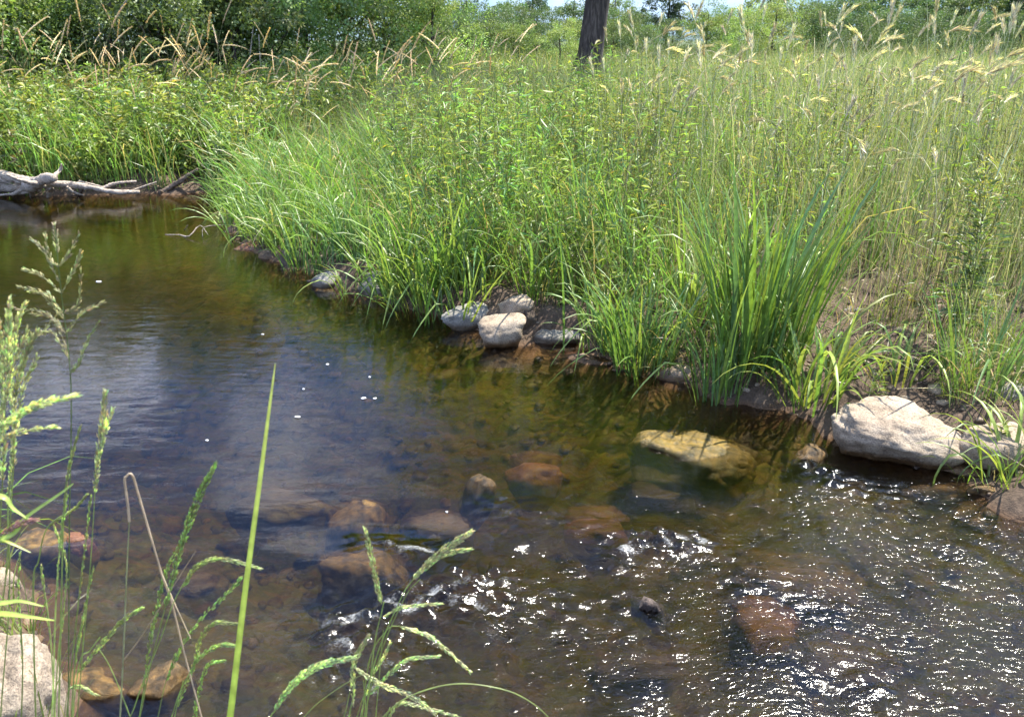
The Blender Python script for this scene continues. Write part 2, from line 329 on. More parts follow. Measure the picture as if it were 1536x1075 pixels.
def leaves(g, base, d, Ln, W, C, r=rng, fold=.25, upb=.6):
    """pointed leaves: base, two shoulders, tip"""
    Nn = len(base); d = d / np.linalg.norm(d, axis=1)[:, None]
    up = r.normal(0, 1, (Nn, 3)); up[:, 2] += upb * 2.5
    s = np.cross(d, up); s /= np.linalg.norm(s, axis=1)[:, None] + 1e-9; nn = np.cross(s, d)
    mid = base + d * (Ln * .42)[:, None] + nn * (Ln * .08)[:, None]
    V = np.stack([base, mid - s * (W / 2)[:, None] + nn * (W * fold)[:, None], base + d * Ln[:, None], mid + s * (W / 2)[:, None] + nn * (W * fold)[:, None]], 1)
    b = np.arange(Nn)[:, None] * 4
    F = np.concatenate([b + np.array([[0, 1, 2]]), b + np.array([[0, 2, 3]])], 0)
    g.add(V, F, np.repeat(C[:, None], 4, 1))
def tubes(g, path, rad, C, K=3):
    """path (N,S+1,3), rad (N,S+1), C (N,S+1,3)"""
    Nn, S1, _ = path.shape
    tan = np.gradient(path, axis=1) if S1 > 2 else np.repeat(path[:, 1:] - path[:, :1], 2, 1)
    tan /= np.linalg.norm(tan, axis=-1, keepdims=True) + 1e-9
    ref = np.array([.31, .95, .07]); ref2 = np.array([.9, -.2, .4])
    a = np.cross(tan, ref + 0 * tan); bad = np.linalg.norm(a, axis=-1, keepdims=True) < .15
    a = np.where(bad, np.cross(tan, ref2 + 0 * tan), a); a /= np.linalg.norm(a, axis=-1, keepdims=True); b = np.cross(tan, a)
    an = np.arange(K) / K * 2 * np.pi
    V = path[:, :, None] + rad[:, :, None, None] * (np.cos(an)[:, None] * a[:, :, None] + np.sin(an)[:, None] * b[:, :, None])
    i = np.arange(Nn)[:, None, None] * S1 * K + np.arange(S1 - 1)[None, :, None] * K; j = np.arange(K)[None, None]; j2 = (j + 1) % K
    F = np.stack([i + j, i + j2, i + K + j2, i + K + j], -1).reshape(-1, 4)
    g.add(V, F, np.repeat(C[:, :, None], K, 2))
def cat(pts, n=8):
    """Catmull-Rom through points"""
    p = np.array(pts, float); p = np.vstack([2 * p[0] - p[1], p, 2 * p[-1] - p[-2]]); o = []
    for i in range(1, len(p) - 2):
        for t in np.linspace(0, 1, n, endpoint=False):
            a, b, c, d = p[i - 1], p[i], p[i + 1], p[i + 2]
            o.append(.5 * (2 * b + (c - a) * t + (2 * a - 5 * b + 4 * c - d) * t * t + (3 * b - a - 3 * c + d) * t ** 3))
    o.append(p[-2]); return np.array(o)
def cj(c, n, v=.2, h=.08, r=rng):
    """n jittered copies of a colour"""
    c = np.array(c)[None] * np.exp(r.normal(0, v, (n, 1))) * (1 + r.normal(0, h, (n, 3))); return np.clip(c, .004, .9)
GREEN, YGREEN, BLUEG, STRAW, TAN, DKG = (.13, .215, .042), (.22, .29, .06), (.115, .205, .07), (.36, .29, .13), (.42, .30, .15), (.05, .09, .02)

# ------------------------------------------------------------------ terrain
def axis(segs):
    o = []
    for a, b, st in segs: o += list(np.arange(a, b, st))
    return np.array(o)
def grid_geo(xs, ys, zf):
    X, Y = np.meshgrid(xs, ys); Z = zf(X, Y); V = np.stack([X, Y, Z], -1).reshape(-1, 3)
    nx, ny = len(xs), len(ys); i = (np.arange(ny - 1)[:, None] * nx + np.arange(nx - 1)[None]).ravel()
    return V, np.stack([i, i + 1, i + nx + 1, i + nx], 1), X, Y
def geom(a, b, n): return list(np.geomspace(a, b, n))
xs = np.array([-x for x in geom(20, 900, 16)][::-1] + list(np.arange(-19.5, -5, .3)) + list(np.arange(-5, 5.5, .055)) + list(np.arange(5.5, 19.6, .3)) + geom(20, 900, 16))
ys = np.array([-x for x in geom(3, 900, 14)][::-1] + list(np.arange(-2.5, 0.5, .25)) + list(np.arange(.5, 7.5, .055)) + list(np.arange(7.5, 13, .12)) + list(np.arange(13, 24, .5)) + geom(25, 1500, 22))
V, F, X, Y = grid_geo(xs, ys, ground)
g = Geo(); g.add(V, F, np.array([.1, .1, .1])); me = g.mesh('ground', M_SOIL)
tag(put('ground', me), kind='structure')

# ------------------------------------------------------------------ water
px = lambda u, v: P(u, v)[:2]
waves = np.random.default_rng(5)
def wave_sum(X, Y, n, lo, hi, dirc, spread, seed, sharp=False):
    r = np.random.default_rng(seed); o = 0
    for i in range(n):
        lam = math.exp(r.uniform(math.log(lo), math.log(hi))); a = dirc + r.normal(0, spread); k = 2 * math.pi / lam
        ph = k * (X * math.cos(a) + Y * math.sin(a)) + r.uniform(0, 6.28) + .6 * np.sin(k * .23 * (Y * math.cos(a) - X * math.sin(a)) + r.uniform(0, 6.28))
        s_ = np.sin(ph); s_ = (1 - 2 * np.abs(s_) ** .8) if sharp else s_
        o = o + s_ * lam
    return o / math.sqrt(n)
foam_px = [((505, 935), (600, 915), .05, .36), ((600, 915), (680, 890), .05, .38), ((680, 890), (745, 880), .04, .32), ((745, 880), (850, 925), .05, .18), ((925, 832), (990, 820), .035, .40), ((990, 820), (1055, 818), .035, .40),
           ((555, 818), (640, 832), .03, .34), ((850, 900), (960, 940), .05, .12), ((520, 940), (505, 1000), .06, .30), ((760, 755), (770, 800), .05, .20), ((820, 775), (900, 810), .05, .10), ((1200, 700), (1330, 745), .06, .20), ((1290, 740), (1330, 790), .05, .10),
           ((1230, 705), (1255, 720), .03, .26), ((1120, 890), (1200, 900), .06, .16), ((1270, 1000), (1330, 1030), .07, .16), ((860, 745), (900, 780), .04, .12), ((960, 900), (1010, 985), .04, .18), ((600, 990), (560, 1040), .06, .22), ((660, 905), (730, 930), .06, .25)]
humps = [((560, 850), .040, .17), ((700, 895), .030, .20), ((990, 812), .035, .14), ((860, 790), .022, .22), ((1145, 860), .018, .22), ((1240, 720), .02, .14), ((1000, 745), .02, .2), ((780, 770), .018, .12), ((1030, 680), -.006, .2), ((470, 905), -.03, .16), ((980, 765), -.02, .16), ((330, 760), .012, .3), ((620, 790), -.012, .2), ((1150, 1000), .02, .2), ((60, 850), .012, .2)]
def water_z(X, Y):
    rf = riffle(X, Y)
    z = wave_sum(X, Y, 22, .05, .24, R(75), .75, 1) * .0038 * (.6 + .5 * np.clip(n3(np.stack([X, Y], -1) * .8), -.8, 1.2)) * sm(Y, 2.0, 3.5)
    # ring ripples in the pool
    c = px(320, 545); d = np.hypot((X - c[0]) * .8, Y - c[1]); z = z + .0006 * np.sin((Y - c[1] + .12 * (X - c[0]) + .25 * (X - c[0]) ** 2) * 2 * np.pi / .075) * np.exp(-(d / .6) ** 2)
    q_ = np.stack([X, Y], -1); pt = np.clip(.52 + .55 * n2(q_ * 1.5) + .32 * n3(q_ * 3.3), .10, 1.5)
    # ridges run down the stream: short wavelength across the flow, long along it
    z = z + .48 * rf * pt * (.019 * wave_sum(X, Y, 26, .06, .24, R(-62), .7, 3, True) + .034 * wave_sum(X, Y, 14, .2, .6, R(38), .35, 4) + .020 * wave_sum(X, Y, 12, .08, .2, R(40), .3, 9))
    for (u, v), a, s_ in humps:
        c = px(u, v); z = z + a * np.exp(-(((X - c[0]) / 1.3) ** 2 + (Y - c[1]) ** 2) / (s_ * s_))
    # undulating smooth flow in front of the riffle
    band = sm(Y, 2.3, 2.8) * (1 - sm(Y, 3.6, 4.4))
    z = z + band * (.0035 * wave_sum(X, Y, 10, .25, .8, R(60), .4, 8))
    s_ = shore(X, Y); z = z * sm(-s_, -.02, .25)
    return z
xs = np.array(list(np.arange(-17.5, -3.4, .2)) + list(np.arange(-3.4, -2.2, .04)) + list(np.arange(-2.2, 3.2, .0125)) + list(np.arange(3.2, 8, .1)))
ys = np.array(list(np.arange(.6, 1.4, .1)) + list(np.arange(1.4, 4.3, .0125)) + list(np.arange(4.3, 8, .03)) + list(np.arange(8, 14.3, .1)))
V, F, X, Y = grid_geo(xs, ys, water_z)
nx, ny = len(xs), len(ys)
foam = np.zeros_like(X)
for a, b, wd, st in foam_px:
    a = px(*a); b = px(*b); ab = b - a
    t = np.clip(((X - a[0]) * ab[0] + (Y - a[1]) * ab[1]) / (ab @ ab), 0, 1); d = np.hypot(X - a[0] - t * ab[0], Y - a[1] - t * ab[1])
    d = d + .02 * n1(np.stack([X, Y], -1) * 6)
    d = d / 1.7; foam = np.maximum(foam, (st * .82) * np.exp(-(d / wd) ** 2) * (.75 + .35 * n3(np.stack([X, Y], -1) * 9)))
    V[:, 2] += (.006 * st / .3 * np.exp(-(d / (wd * 1.5)) ** 2) * (1 + .6 * n2(np.stack([X, Y], -1) * 11))).ravel()
nb = len(V); bot = V.copy(); bot[:, 2] = -1.3
rim = np.concatenate([np.arange(nx), np.arange(1, ny) * nx + nx - 1, (ny - 1) * nx + np.arange(nx - 2, -1, -1), np.arange(ny - 2, 0, -1) * nx])
g = Geo(); rb = V[rim].copy(); rb[:, 2] = -1.3
VV = np.concatenate([V, rb]); k = np.arange(len(rim)); k2 = (k + 1) % len(rim)
side = np.stack([rim[k2], rim[k], nb + k, nb + k2], 1)
g.add(VV, np.concatenate([F, side]), np.array([.1, .1, .1])); g.F.append((nb + k[::-1])[None])
me = g.mesh('stream_water', M_WATER)
tail = np.zeros(len(rim))
for nm, arr in (('riffle', .04 + .9 * riffle(X, Y)), ('foam', foam)):
    at = me.attributes.new(nm, 'FLOAT', 'POINT'); at.data.foreach_set('value', np.concatenate([arr.ravel(), tail]).astype(np.float32))
tag(put('water', me), kind='structure')

# ------------------------------------------------------------------ rocks
def ico(sub):
    import bmesh
    b = bmesh.new(); bmesh.ops.create_icosphere(b, subdivisions=sub, radius=1); V = np.array([v.co[:] for v in b.verts]); F = np.array([[v.index for v in f.verts] for f in b.faces]); b.free(); return V, F
ICO = {k: ico(k) for k in (1, 2, 3, 4, 5)}
def rock_shape(seed, s3, sub=4, cuts=11, flat=.0, rough=1.0):
    V, F = ICO[sub]; r = np.random.default_rng(seed)
    d = r.normal(size=(cuts, 3)); d /= np.linalg.norm(d, axis=1)[:, None]; h = r.uniform(.62, .95, cuts)
    d = np.vstack([d, [[0, 0, 1]]]); h = np.append(h, .8 - flat)
    rad = np.full(len(V), 1.05); q = 24.0; acc = rad ** -q
    for n_, h_ in zip(d, h):
        c = V @ n_; rr = np.where(c > .05, h_ / np.maximum(c, .05), 9); acc = acc + rr ** -q
    rad = acc ** (-1 / q)
    o = V * rad[:, None]; off = seed * .37
    nz = .03 * m1(o * .8 + off) + .022 * m2(o * 2.0 + off) + .016 * m3(o * 4.5 + off) + .009 * m1(o * 9 + off)
    o = o * (1 + rough * nz)[:, None]; o[:, 2] = np.where(o[:, 2] < 0, o[:, 2] * 2.1, o[:, 2]); return o * np.array(s3), F
def rock(seed, u, v, wpx, asp, hz, kind, label, zc=0.0, rot=0.0, tilt=(0, 0), flat=0.0, name='rock', cat_='rock', sub=4, cuts=11, group=None):
    c0 = P(u, v, zc); gz = float(ground(np.array([c0[0]]), np.array([c0[1]]))[0])
    if kind != 'moss' and zc < -.09: zc -= .04
    if gz > .0 and zc > .015: hz *= 1.5; wpx *= 1.06; zc = min(gz, .10 + .5 * gz) - hz * .06
    c = P(u, v, zc); sl_ = np.linalg.norm(c - np.array([0, 0, CH])); sx = wpx * sl_ / FPX / 2 * 1.08
    V, F = rock_shape(seed, (sx, sx * asp, hz), sub, 5 if kind == 'moss' else cuts, flat)
    g = Geo(); g.add(V, F, np.array([.3, .3, .3])); me = g.mesh(name, M_ROCK[kind])
    o = put(name, me, None, c, (R(tilt[0]), R(tilt[1]), R(rot))); tag(o, label, cat_, group); return o
KEEP = []
ROCKS = [
 # u, v, w, asp, hz, kind, zc, rot, tilt, label
 (1345, 645, 150, .60, .085, 'pale', .05, -26, (16, 8), 'largest pale speckled granite boulder sloping into the water at the soil bank', .15),
 (1390, 688, 70, .6, .05, 'red', .0, -20, (10, 4), 'flat wet reddish slab at the foot of the largest pale boulder', .3),
 (1440, 704, 95, .45, .07, 'pale', -.01, -20, (5, 8), 'low buff ledge rock along the waterline beside the reddish slab', .2),
 (1505, 668, 84, .65, .075, 'pale', .09, -10, (10, -5), 'pale boulder half hidden by grass above the buff ledge rock', .1),
 (1522, 592, 60, .7, .06, 'grey', .22, 10, (15, 0), 'grey white stone higher up the bank under green blades', .1),
 (1500, 545, 60, .5, .06, 'grey', .28, 0, (5, 0), 'small flat grey stone lying in the dead grass up the slope', .2),
 (1497, 430, 56, .6, .08, 'pale', .42, 15, (12, 6), 'pinkish pale stone farthest up the slope among tall stems', .1),
 (1270, 478, 50, .6, .09, 'grey', .32, 0, (10, 0), 'greyish stone behind the tallest green reed clump', .1),
 (1405, 465, 46, .7, .09, 'grey', .36, 30, (5, 10), 'dull grey stone half buried behind the dark leafy weed', .1),
 (1022, 563, 62, .5, .06, 'pale', .02, -6, (6, 0), 'single pale oval stone beside the tallest reed clump at the waterline', .15),
 (1050, 573, 40, .5, .045, 'dark', .0, 0, (0, 0), 'small dark wet stone touching the single pale oval stone', .1),
 (697, 472, 62, .6, .05, 'grey', .03, 14, (6, -10), 'light grey wedge rock with a gritty edge, reed stems at its back', .15),
 (752, 491, 72, .7, .06, 'pale', .02, 10, (10, -8), 'cream coloured rock with an orange wet foot in the bank rock row', .1),
 (777, 459, 44, .7, .07, 'pale', .13, 0, (12, 5), 'pale rounded stone perched behind the cream coloured rock', .1),
 (791, 478, 26, .8, .06, 'dark', .09, 0, (0, 0), 'small dark brown stone wedged between two pale rocks', .0),
 (835, 503, 86, .6, .07, 'grey', .04, -4, (12, 0), 'broad grey rock crossed by a bent stalk shadow in the bank rock row', .25),
 (775, 505, 50, .5, .04, 'red', -.02, 0, (0, 0), 'thin rusty stone just under water between the cream and broad grey rocks', .2),
 (860, 540, 66, .6, .05, 'red', -.045, -10, (4, 0), 'rust coloured flat stone just under the water near the broad grey rock', .3),
 (930, 553, 90, .5, .06, 'red', -.06, -16, (3, 0), 'long rust brown shelf stone under shallow water by short grass', .3),
 (490, 420, 42, .8, .085, 'grey', .04, 0, (5, 0), 'small rounded grey stone standing in shallow water by dark mud', .0),
 (497, 436, 50, .5, .04, 'amber', -.03, 8, (0, 0), 'tan flat stone barely under water in front of the small rounded stone', .2),
 (559, 441, 46, .6, .075, 'grey', .02, -14, (4, 6), 'small angular grey stone at the waterline under the floating stick', .1),
 (566, 420, 36, .6, .07, 'grey', .10, 10, (8, 0), 'pale flat stone tucked into grass above the floating stick', .2),
 (450, 388, 44, .9, .11, 'dark', .05, 0, (0, 0), 'black clod of wet mud overhanging the water below arching grass', .0),
 (385, 370, 66, .5, .06, 'red', .01, -20, (5, 0), 'flat brown rock at the tip of the grassy point', .35),
 (1030, 703, 168, .62, .20, 'moss', -.155, -10, (2, 4), 'large mossy golden boulder, top just breaking the stream surface', -.05),
 (1115, 682, 60, .7, .08, 'dark', -.12, 0, (0, 0), 'dark submerged stone against the flank of the large mossy boulder', .1),
 (1215, 690, 54, .75, .095, 'amber', -.03, 18, (0, 0), 'small tan brown rock poking out where the sparkling riffle begins', .0),
 (1285, 672, 62, .8, .10, 'amber', -.07, -30, (0, 0), 'amber stone under water against the pale boulder on the bank', .1),
 (722, 740, 46, .9, .13, 'amber', -.07, 20, (0, 14), 'small pointed golden rock with a bright face in mid stream', -.1),
 (800, 718, 80, .6, .10, 'red', -.16, 0, (0, 0), 'blurry red brown stone under water behind the small pointed golden rock', .1),
 (538, 800, 84, .9, .20, 'amber', -.13, 10, (0, 8), 'pointed golden rock whose ridge shows beside a reddish neighbour', -.15),
 (650, 806, 116, .5, .13, 'brown', -.10, -6, (4, 0), 'long reddish brown submerged rock beside the pointed golden ridge', .15),
 (550, 880, 140, .6, .19, 'amber', -.13, 0, (4, 0), 'big rust and amber boulder with water pouring over its top', .1),
 (985, 748, 120, .5, .10, 'dark', -.19, -8, (0, 0), 'large dark sunken stone downstream of the mossy boulder', .2),
 (895, 802, 90, .6, .10, 'red', -.14, -5, (0, 0), 'reddish stone under the broken water in mid stream', .2),
 (1210, 890, 170, .5, .10, 'amber', -.15, -25, (0, 0), 'long orange brown slab under the riffle, largest of the sunken ones', .2),
 (1140, 955, 90, .8, .09, 'red', -.14, 0, (0, 0), 'orange tinted stone under water below the long orange brown slab', .1),
 (1410, 745, 64, .5, .05, 'amber', -.05, -10, (0, 0), 'bright amber stone glowing under thin water near the bank', .1),
 (1478, 737, 38, .6, .045, 'amber', .005, 0, (0, 0), 'small yellow stone at the water edge by drooping grass', .1),
 (1475, 782, 90, .6, .06, 'amber', -.08, 0, (0, 0), 'dull orange stone under water in the corner beyond the amber stone', .2),
 (1250, 1010, 130, .6, .09, 'brown', -.16, -20, (0, 0), 'dark brown stone deep under the riffle near the frame bottom', .1),
 (960, 1010, 120, .6, .08, 'brown', -.17, 10, (0, 0), 'dark purple brown stone deep under sparkling water below the black snag', .1),
 (150, 1040, 90, .7, .10, 'amber', -.05, 0, (0, 0), 'amber stone lit under water beside the large pale shore boulder', .0),
 (245, 1034, 74, .8, .11, 'amber', -.03, 30, (0, 0), 'golden cracked stone under water between the bent straw and green spikes', .0),
 (60, 822, 80, .7, .09, 'amber', -.05, 0, (0, 0), 'orange stone under ripples behind the grass stems', .1),
 (120, 818, 44, .7, .07, 'red', -.04, 0, (0, 0), 'small rusty stone next to the orange stone behind the stems', .1),
 (4, 885, 44, .8, .08, 'pale', .04, 0, (0, 0), 'pale brown rock at the near bank above the large pale shore boulder', .0),
 (6, 1040, 132, .85, .17, 'pale', .06, 20, (0, 12), 'large pale shore boulder behind the nearest grass stems', .0),
 (300, 880, 90, .6, .07, 'brown', -.12, 0, (0, 0), 'dim reddish brown stone under water near the long bent straw', .1),
 (420, 760, 130, .5, .10, 'brown', -.20, 0, (0, 0), 'dim brown boulder deep below smooth water behind the widest blade', .2),
]
for i, (u, v, wd, asp, hz, kind, zc, rot, tilt, lab, flat) in enumerate(ROCKS):
    if zc > .01 and v > 400: pk = P(u, v, .06); KEEP.append((pk[0], pk[1], wd * pk[1] * 1.2 / FPX / 2))
    rock(100 + i, u, v, wd, asp, hz, kind, lab, zc, rot, tilt, flat, sub=5 if wd > 120 else 4)

# gravel and cobbles on the bed and pebbles on the soil
def scatter_stones(name, pts, size, kindm, seed, sub=1, zoff=0.0):
    V0, F0 = ICO[sub]; r = np.random.default_rng(seed); n_ = len(pts); g = Geo()
    sc = size[:, None, None] * np.stack([r.uniform(.8, 1.3, n_), r.uniform(.6, 1., n_), r.uniform(.4, .7, n_)], 1)[:, None]
    a = r.uniform(0, 6.28, n_); V = V0[None] * (1 + r.normal(0, .13, (n_, len(V0), 1))) * sc
    x = V[..., 0] * np.cos(a)[:, None] - V[..., 1] * np.sin(a)[:, None]; y = V[..., 0] * np.sin(a)[:, None] + V[..., 1] * np.cos(a)[:, None]
    V = np.stack([x, y, V[..., 2]], -1) + pts[:, None]
    F = (np.arange(n_)[:, None, None] * len(V0) + F0[None]).reshape(-1, 3); g.add(V, F, np.array([.2, .2, .2]))
    o = put(name, g.mesh(name, M_ROCK[kindm])); tag(o, kind='stuff'); return o
def cand(n_, x0, x1, y0, y1, r=rng):
    X = r.uniform(x0, x1, n_); Y = r.uniform(y0, y1, n_); s_ = shore(X, Y); return X, Y, s_
X, Y, s_ = cand(4200, -4, 5, 1.2, 7); k = s_ < -.05; X, Y, s_ = X[k], Y[k], s_[k]; Z = ground(X, Y, s_)
h = len(X) // 3
for nm, a, b, mk in (('brown_river_cobbles', 0, h, 'brown'), ('amber_river_cobbles', h, h + h // 5, 'amber'), ('dark_river_cobbles', h + h // 5, len(X), 'dark')):
    scatter_stones(nm, np.stack([X, Y, Z], 1)[a:b], np.exp(rng.normal(-3.5, .45, b - a)), mk, a + 3, 2)
X, Y, s_ = cand(9000, -6, 6, 2, 9); k = (s_ > -.06) & (s_ < 1.8) & ((X > 1.6) | (s_ < .25)); X, Y, s_ = X[k], Y[k], s_[k]; Z = ground(X, Y, s_)
h = len(X) // 2
scatter_stones('bank_pebbles', np.stack([X, Y, Z], 1)[:h], np.exp(rng.normal(-4.2, .5, h)), 'pale', 31, 1)
scatter_stones('soil_crumbs', np.stack([X, Y, Z], 1)[h:], np.exp(rng.normal(-4.2, .5, len(X) - h)), 'dark', 32, 1)

# ------------------------------------------------------------------ wood
def limb(name, pts, r0, r1, m, parent=None, seed=0, K=14, n=14, rough=.12):
    p = cat(pts, n); t = np.linspace(0, 1, len(p)); rad = r0 * (1 - t) + r1 * t
    g = Geo(); tubes(g, p[None], rad[None], np.full((1, len(p), 3), .3), K)
    V = g.V[0]; q = V.copy(); cen = np.repeat(p, K, 0); d = V - cen
    V = cen + d * (1 + rough * m1(q * 3 / max(r0, .02) * .12 + seed) + rough * .7 * m2(q * 10 / max(r0, .02) * .12 + seed) + rough * .35 * m3(q * 24 / max(r0, .02) * .12 + seed))[:, None]; g.V[0] = V
    e0 = np.arange(K)[::-1][None]; e1 = (np.arange(K) + len(V) - K)[None]; g.F += [e0, e1]
    return put(name, g.mesh(name, m), parent)
def PP(*a): return [P(*x) for x in a]
root = put('driftwood_log', None); tag(root, 'bleached driftwood log with clawed roots lying along the far bank', 'driftwood')
limb('trunk', PP((-60, 255, .36), (0, 262, .30), (45, 272, .26), (85, 275, .22), (130, 280, .16), (170, 288, .12), (210, 288, .10)), .07, .025, M_DRIFT, root, 1)
limb('root_stub', PP((40, 280, .2), (62, 270, .3), (82, 266, .36)), .09, .05, M_DRIFT, root, 2)
limb('root_prong', PP((65, 276, .24), (40, 282, .16), (18, 292, .06)), .055, .02, M_DRIFT, root, 3)
limb('root_prong', PP((72, 278, .2), (76, 284, .12), (72, 298, -.02)), .05, .022, M_DRIFT, root, 4)
limb('root_prong', PP((48, 280, .2), (47, 288, .08), (46, 296, -.02)), .02, .012, M_DRIFT, root, 5)
limb('root_prong', PP((78, 268, .34), (90, 255, .42), (92, 246, .5)), .03, .008, M_DRIFT, root, 6)
root = put('driftwood_log', None); tag(root, 'second pale driftwood trunk lying low behind the clawed log roots', 'driftwood')
limb('trunk', PP((-60, 280, .14), (0, 279, .14), (40, 281, .14), (60, 284, .1)), .08, .05, M_DRIFT, root, 7)
limb('branch', PP((-10, 268, .26), (20, 274, .2), (45, 276, .2)), .04, .03, M_DRIFT, root, 8)
limb('root_prong', PP((58, 276, .26), (30, 270, .34), (10, 262, .42)), .03, .012, M_DRIFT, root, 61)
limb('root_prong', PP((60, 284, .16), (30, 290, .08), (-6, 293, .03)), .022, .012, M_DRIFT, root, 62)
limb('root_prong', PP((100, 280, .18), (110, 288, .10), (126, 293, .04)), .02, .008, M_DRIFT, root, 63)
root = put('driftwood_branch', None); tag(root, 'thin forked pale branch touching the end of the driftwood log', 'branch')
limb('trunk', PP((150, 284, .14), (170, 276, .20), (190, 273, .22), (205, 272, .22)), .025, .012, M_DRIFT, root, 9)
limb('branch', PP((196, 288, .07), (212, 281, .12), (235, 273, .18)), .018, .008, M_DRIFT, root, 10)
limb('branch', PP((118, 272, .2), (140, 277, .17), (160, 282, .14)), .016, .010, M_DRIFT, root, 11)
root = put('leaning_stick', None); tag(root, 'brown stick leaning from the water up the bare mud bank', 'stick')
limb('trunk', PP((240, 291, .0), (268, 273, .16), (297, 254, .33)), .045, .022, M_STICK, root, 12)
limb('stub', PP((244, 291, .0), (241, 286, .06)), .03, .02, M_STICK, root, 13)
root = put('dark_snag', None); tag(root, 'short dark broken twig standing in water before the driftwood', 'twig')
limb('trunk', PP((118, 298, -.05), (122, 288, .07), (130, 275, .2)), .022, .008, M_BARK, root, 14)
limb('branch', PP((121, 291, .02), (112, 293, .02), (106, 293, .01)), .012, .006, M_BARK, root, 15)
o = limb('floating_stick', PP((515, 426, .02), (560, 428, .03), (600, 434, .03), (640, 440, .0)), .016, .010, M_STICK, None, 16); tag(o, 'thin tan stick lying across stones at the waterline', 'stick')
root = put('dead_twig', None); tag(root, 'bent pale twig with angular branches at the tip of the grassy point', 'twig')
limb('trunk', PP((268, 352, .0), (284, 354, .02), (300, 338, .10), (312, 352, .02)), .008, .004, M_DRIFT, root, 17, 6, 3)
limb('branch', PP((248, 352, .0), (270, 352, .02)), .006, .004, M_DRIFT, root, 18, 6, 3)
limb('branch', PP((276, 346, .04), (282, 337, .10)), .007, .004, M_BARK, root, 19, 6, 3)
limb('branch', PP((304, 356, .0), (306, 341, .10), (335, 337, .12)), .006, .004, M_DRIFT, root, 20, 6, 3)
root = put('black_snag', None); tag(root, 'black wet snag breaking the riffle in mid stream', 'snag')
limb('trunk', PP((970, 925, -.10), (968, 912, .0), (972, 900, .045)), .05, .016, M_BARK, root, 21, 10, 8, .3)
limb('stub', PP((985, 925, -.06), (984, 915, .0), (980, 905, .02)), .03, .01, M_BARK, root, 22, 8, 6, .3)
for i, (u, v, a) in enumerate([(545, 597, 14), (562, 597, 10), (446, 625, 14), (394, 501, 7), (491, 546, 8), (554, 565, 6), (455, 583, 6), (670, 767, 7), (310, 660, 8), (148, 422, 12)]):
    c = P(u, v, .004); sc = a * np.linalg.norm(c - [0, 0, 2]) / FPX / 3.2
    V, F = rock_shape(500 + i, (sc, sc * .8, .004), 2, 6); g = Geo(); g.add(V, F, np.array([.8, .8, .8]))
    tag(put('foam_fleck', g.mesh('foam_fleck', M_FOAM), None, c), 'tiny white fleck of foam drifting on the calm pool', 'foam fleck', 'foam flecks drifting on the pool')

# ------------------------------------------------------------------ vegetation masses
def field(n_, x0, x1, y0, y1, cond, seed):
    r = np.random.default_rng(seed); X, Y, s_ = cand(n_, x0, x1, y0, y1, r); Z = ground(X, Y, s_)
    u, v, f = proj(X, Y, Z + .4); clear_ = np.zeros(len(X), bool)
    for kx, ky, kr in KEEP: clear_ |= (np.abs(X - kx) < kr * 1.0) & (Y < ky + kr * .7) & (Y > ky - kr - .25)
    k = (s_ > .02) & ~(clear_ & (r.random(len(X)) < .88)) & (u > -260) & (u < 1800) & (f > .3) & cond(X, Y, s_, u, v, r); return X[k], Y[k], Z[k] - .01, s_[k], u[k], r
def dirs(X, Y, r, away=.0):
    """azimuth mostly random, leaning out over the water by 'away'"""
    e = .05; sx = (shore(X + e, Y) - shore(X - e, Y)); sy = (shore(X, Y + e) - shore(X, Y - e)); a = np.arctan2(-sy, -sx)
    rnd = r.uniform(0, 2 * np.pi, len(X)); return np.where(r.random(len(X)) < away, a + r.normal(0, .6, len(X)), rnd)
patch = lambda X, Y, sc, n=n2: n(np.stack([X, Y], -1) * sc)
LEFTB = lambda X, Y: (Y > 10.4) & (X < -3.6 + (Y - 10.4) * .2)       # far bank behind the driftwood
BARE = lambda X, Y, s_, u: (u > 1215) & (u < 1430) & (s_ < 1.15)
def G1():   # broad arching grass over the point and the water edge
    X, Y, Z, s_, u, r = field(60000, -5, 6.5, 2.2, 12, lambda X, Y, s, u, v, r: (r.random(len(X)) < np.where(s < .7, 1., .48)) & ~LEFTB(X, Y) & (u < 1240) & (r.random(len(X)) < np.where(u < 640, 1, np.where(u < 950, .6, .48))) & (patch(X, Y, 1.5) > -.75 + .5 * (r.random(len(X)) - .5)) & ~((s < .22) & (u > 930) & (r.random(len(X)) < .6)) & ~((s < .5) & (u > 640) & (u < 940) & (r.random(len(X)) < .9)) & ~((s < .6) & (u > 1225)), 21)
    n_ = len(X); k = sm(s_, .0, .8); pt = patch(X, Y, .9, n3)
    tall = sm(u, 480, 640); Ln = (r.uniform(.34, .80, n_) + .35 * k * r.random(n_)) * (1 + .22 * tall); W = r.uniform(.006, .019, n_)
    c0 = cj(GREEN, n_, .22, .08, r); c1 = cj(GREEN, n_, .25, .1, r); y = (r.random(n_) < .22); c1[y] = cj(YGREEN, y.sum(), .2, .1, r); bl = (pt > .5); c0[bl] = cj(BLUEG, bl.sum(), .2, .08, r)
    dead = r.random(n_) < .07; c0[dead] = cj(STRAW, dead.sum(), .25, .1, r); c1[dead] = c0[dead]
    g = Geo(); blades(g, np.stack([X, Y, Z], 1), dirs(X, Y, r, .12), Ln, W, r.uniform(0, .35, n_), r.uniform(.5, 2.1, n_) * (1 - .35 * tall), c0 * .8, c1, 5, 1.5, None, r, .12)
    tag(put('bank_grass', g.mesh('bank_grass', M_REED)), kind='stuff'); return n_
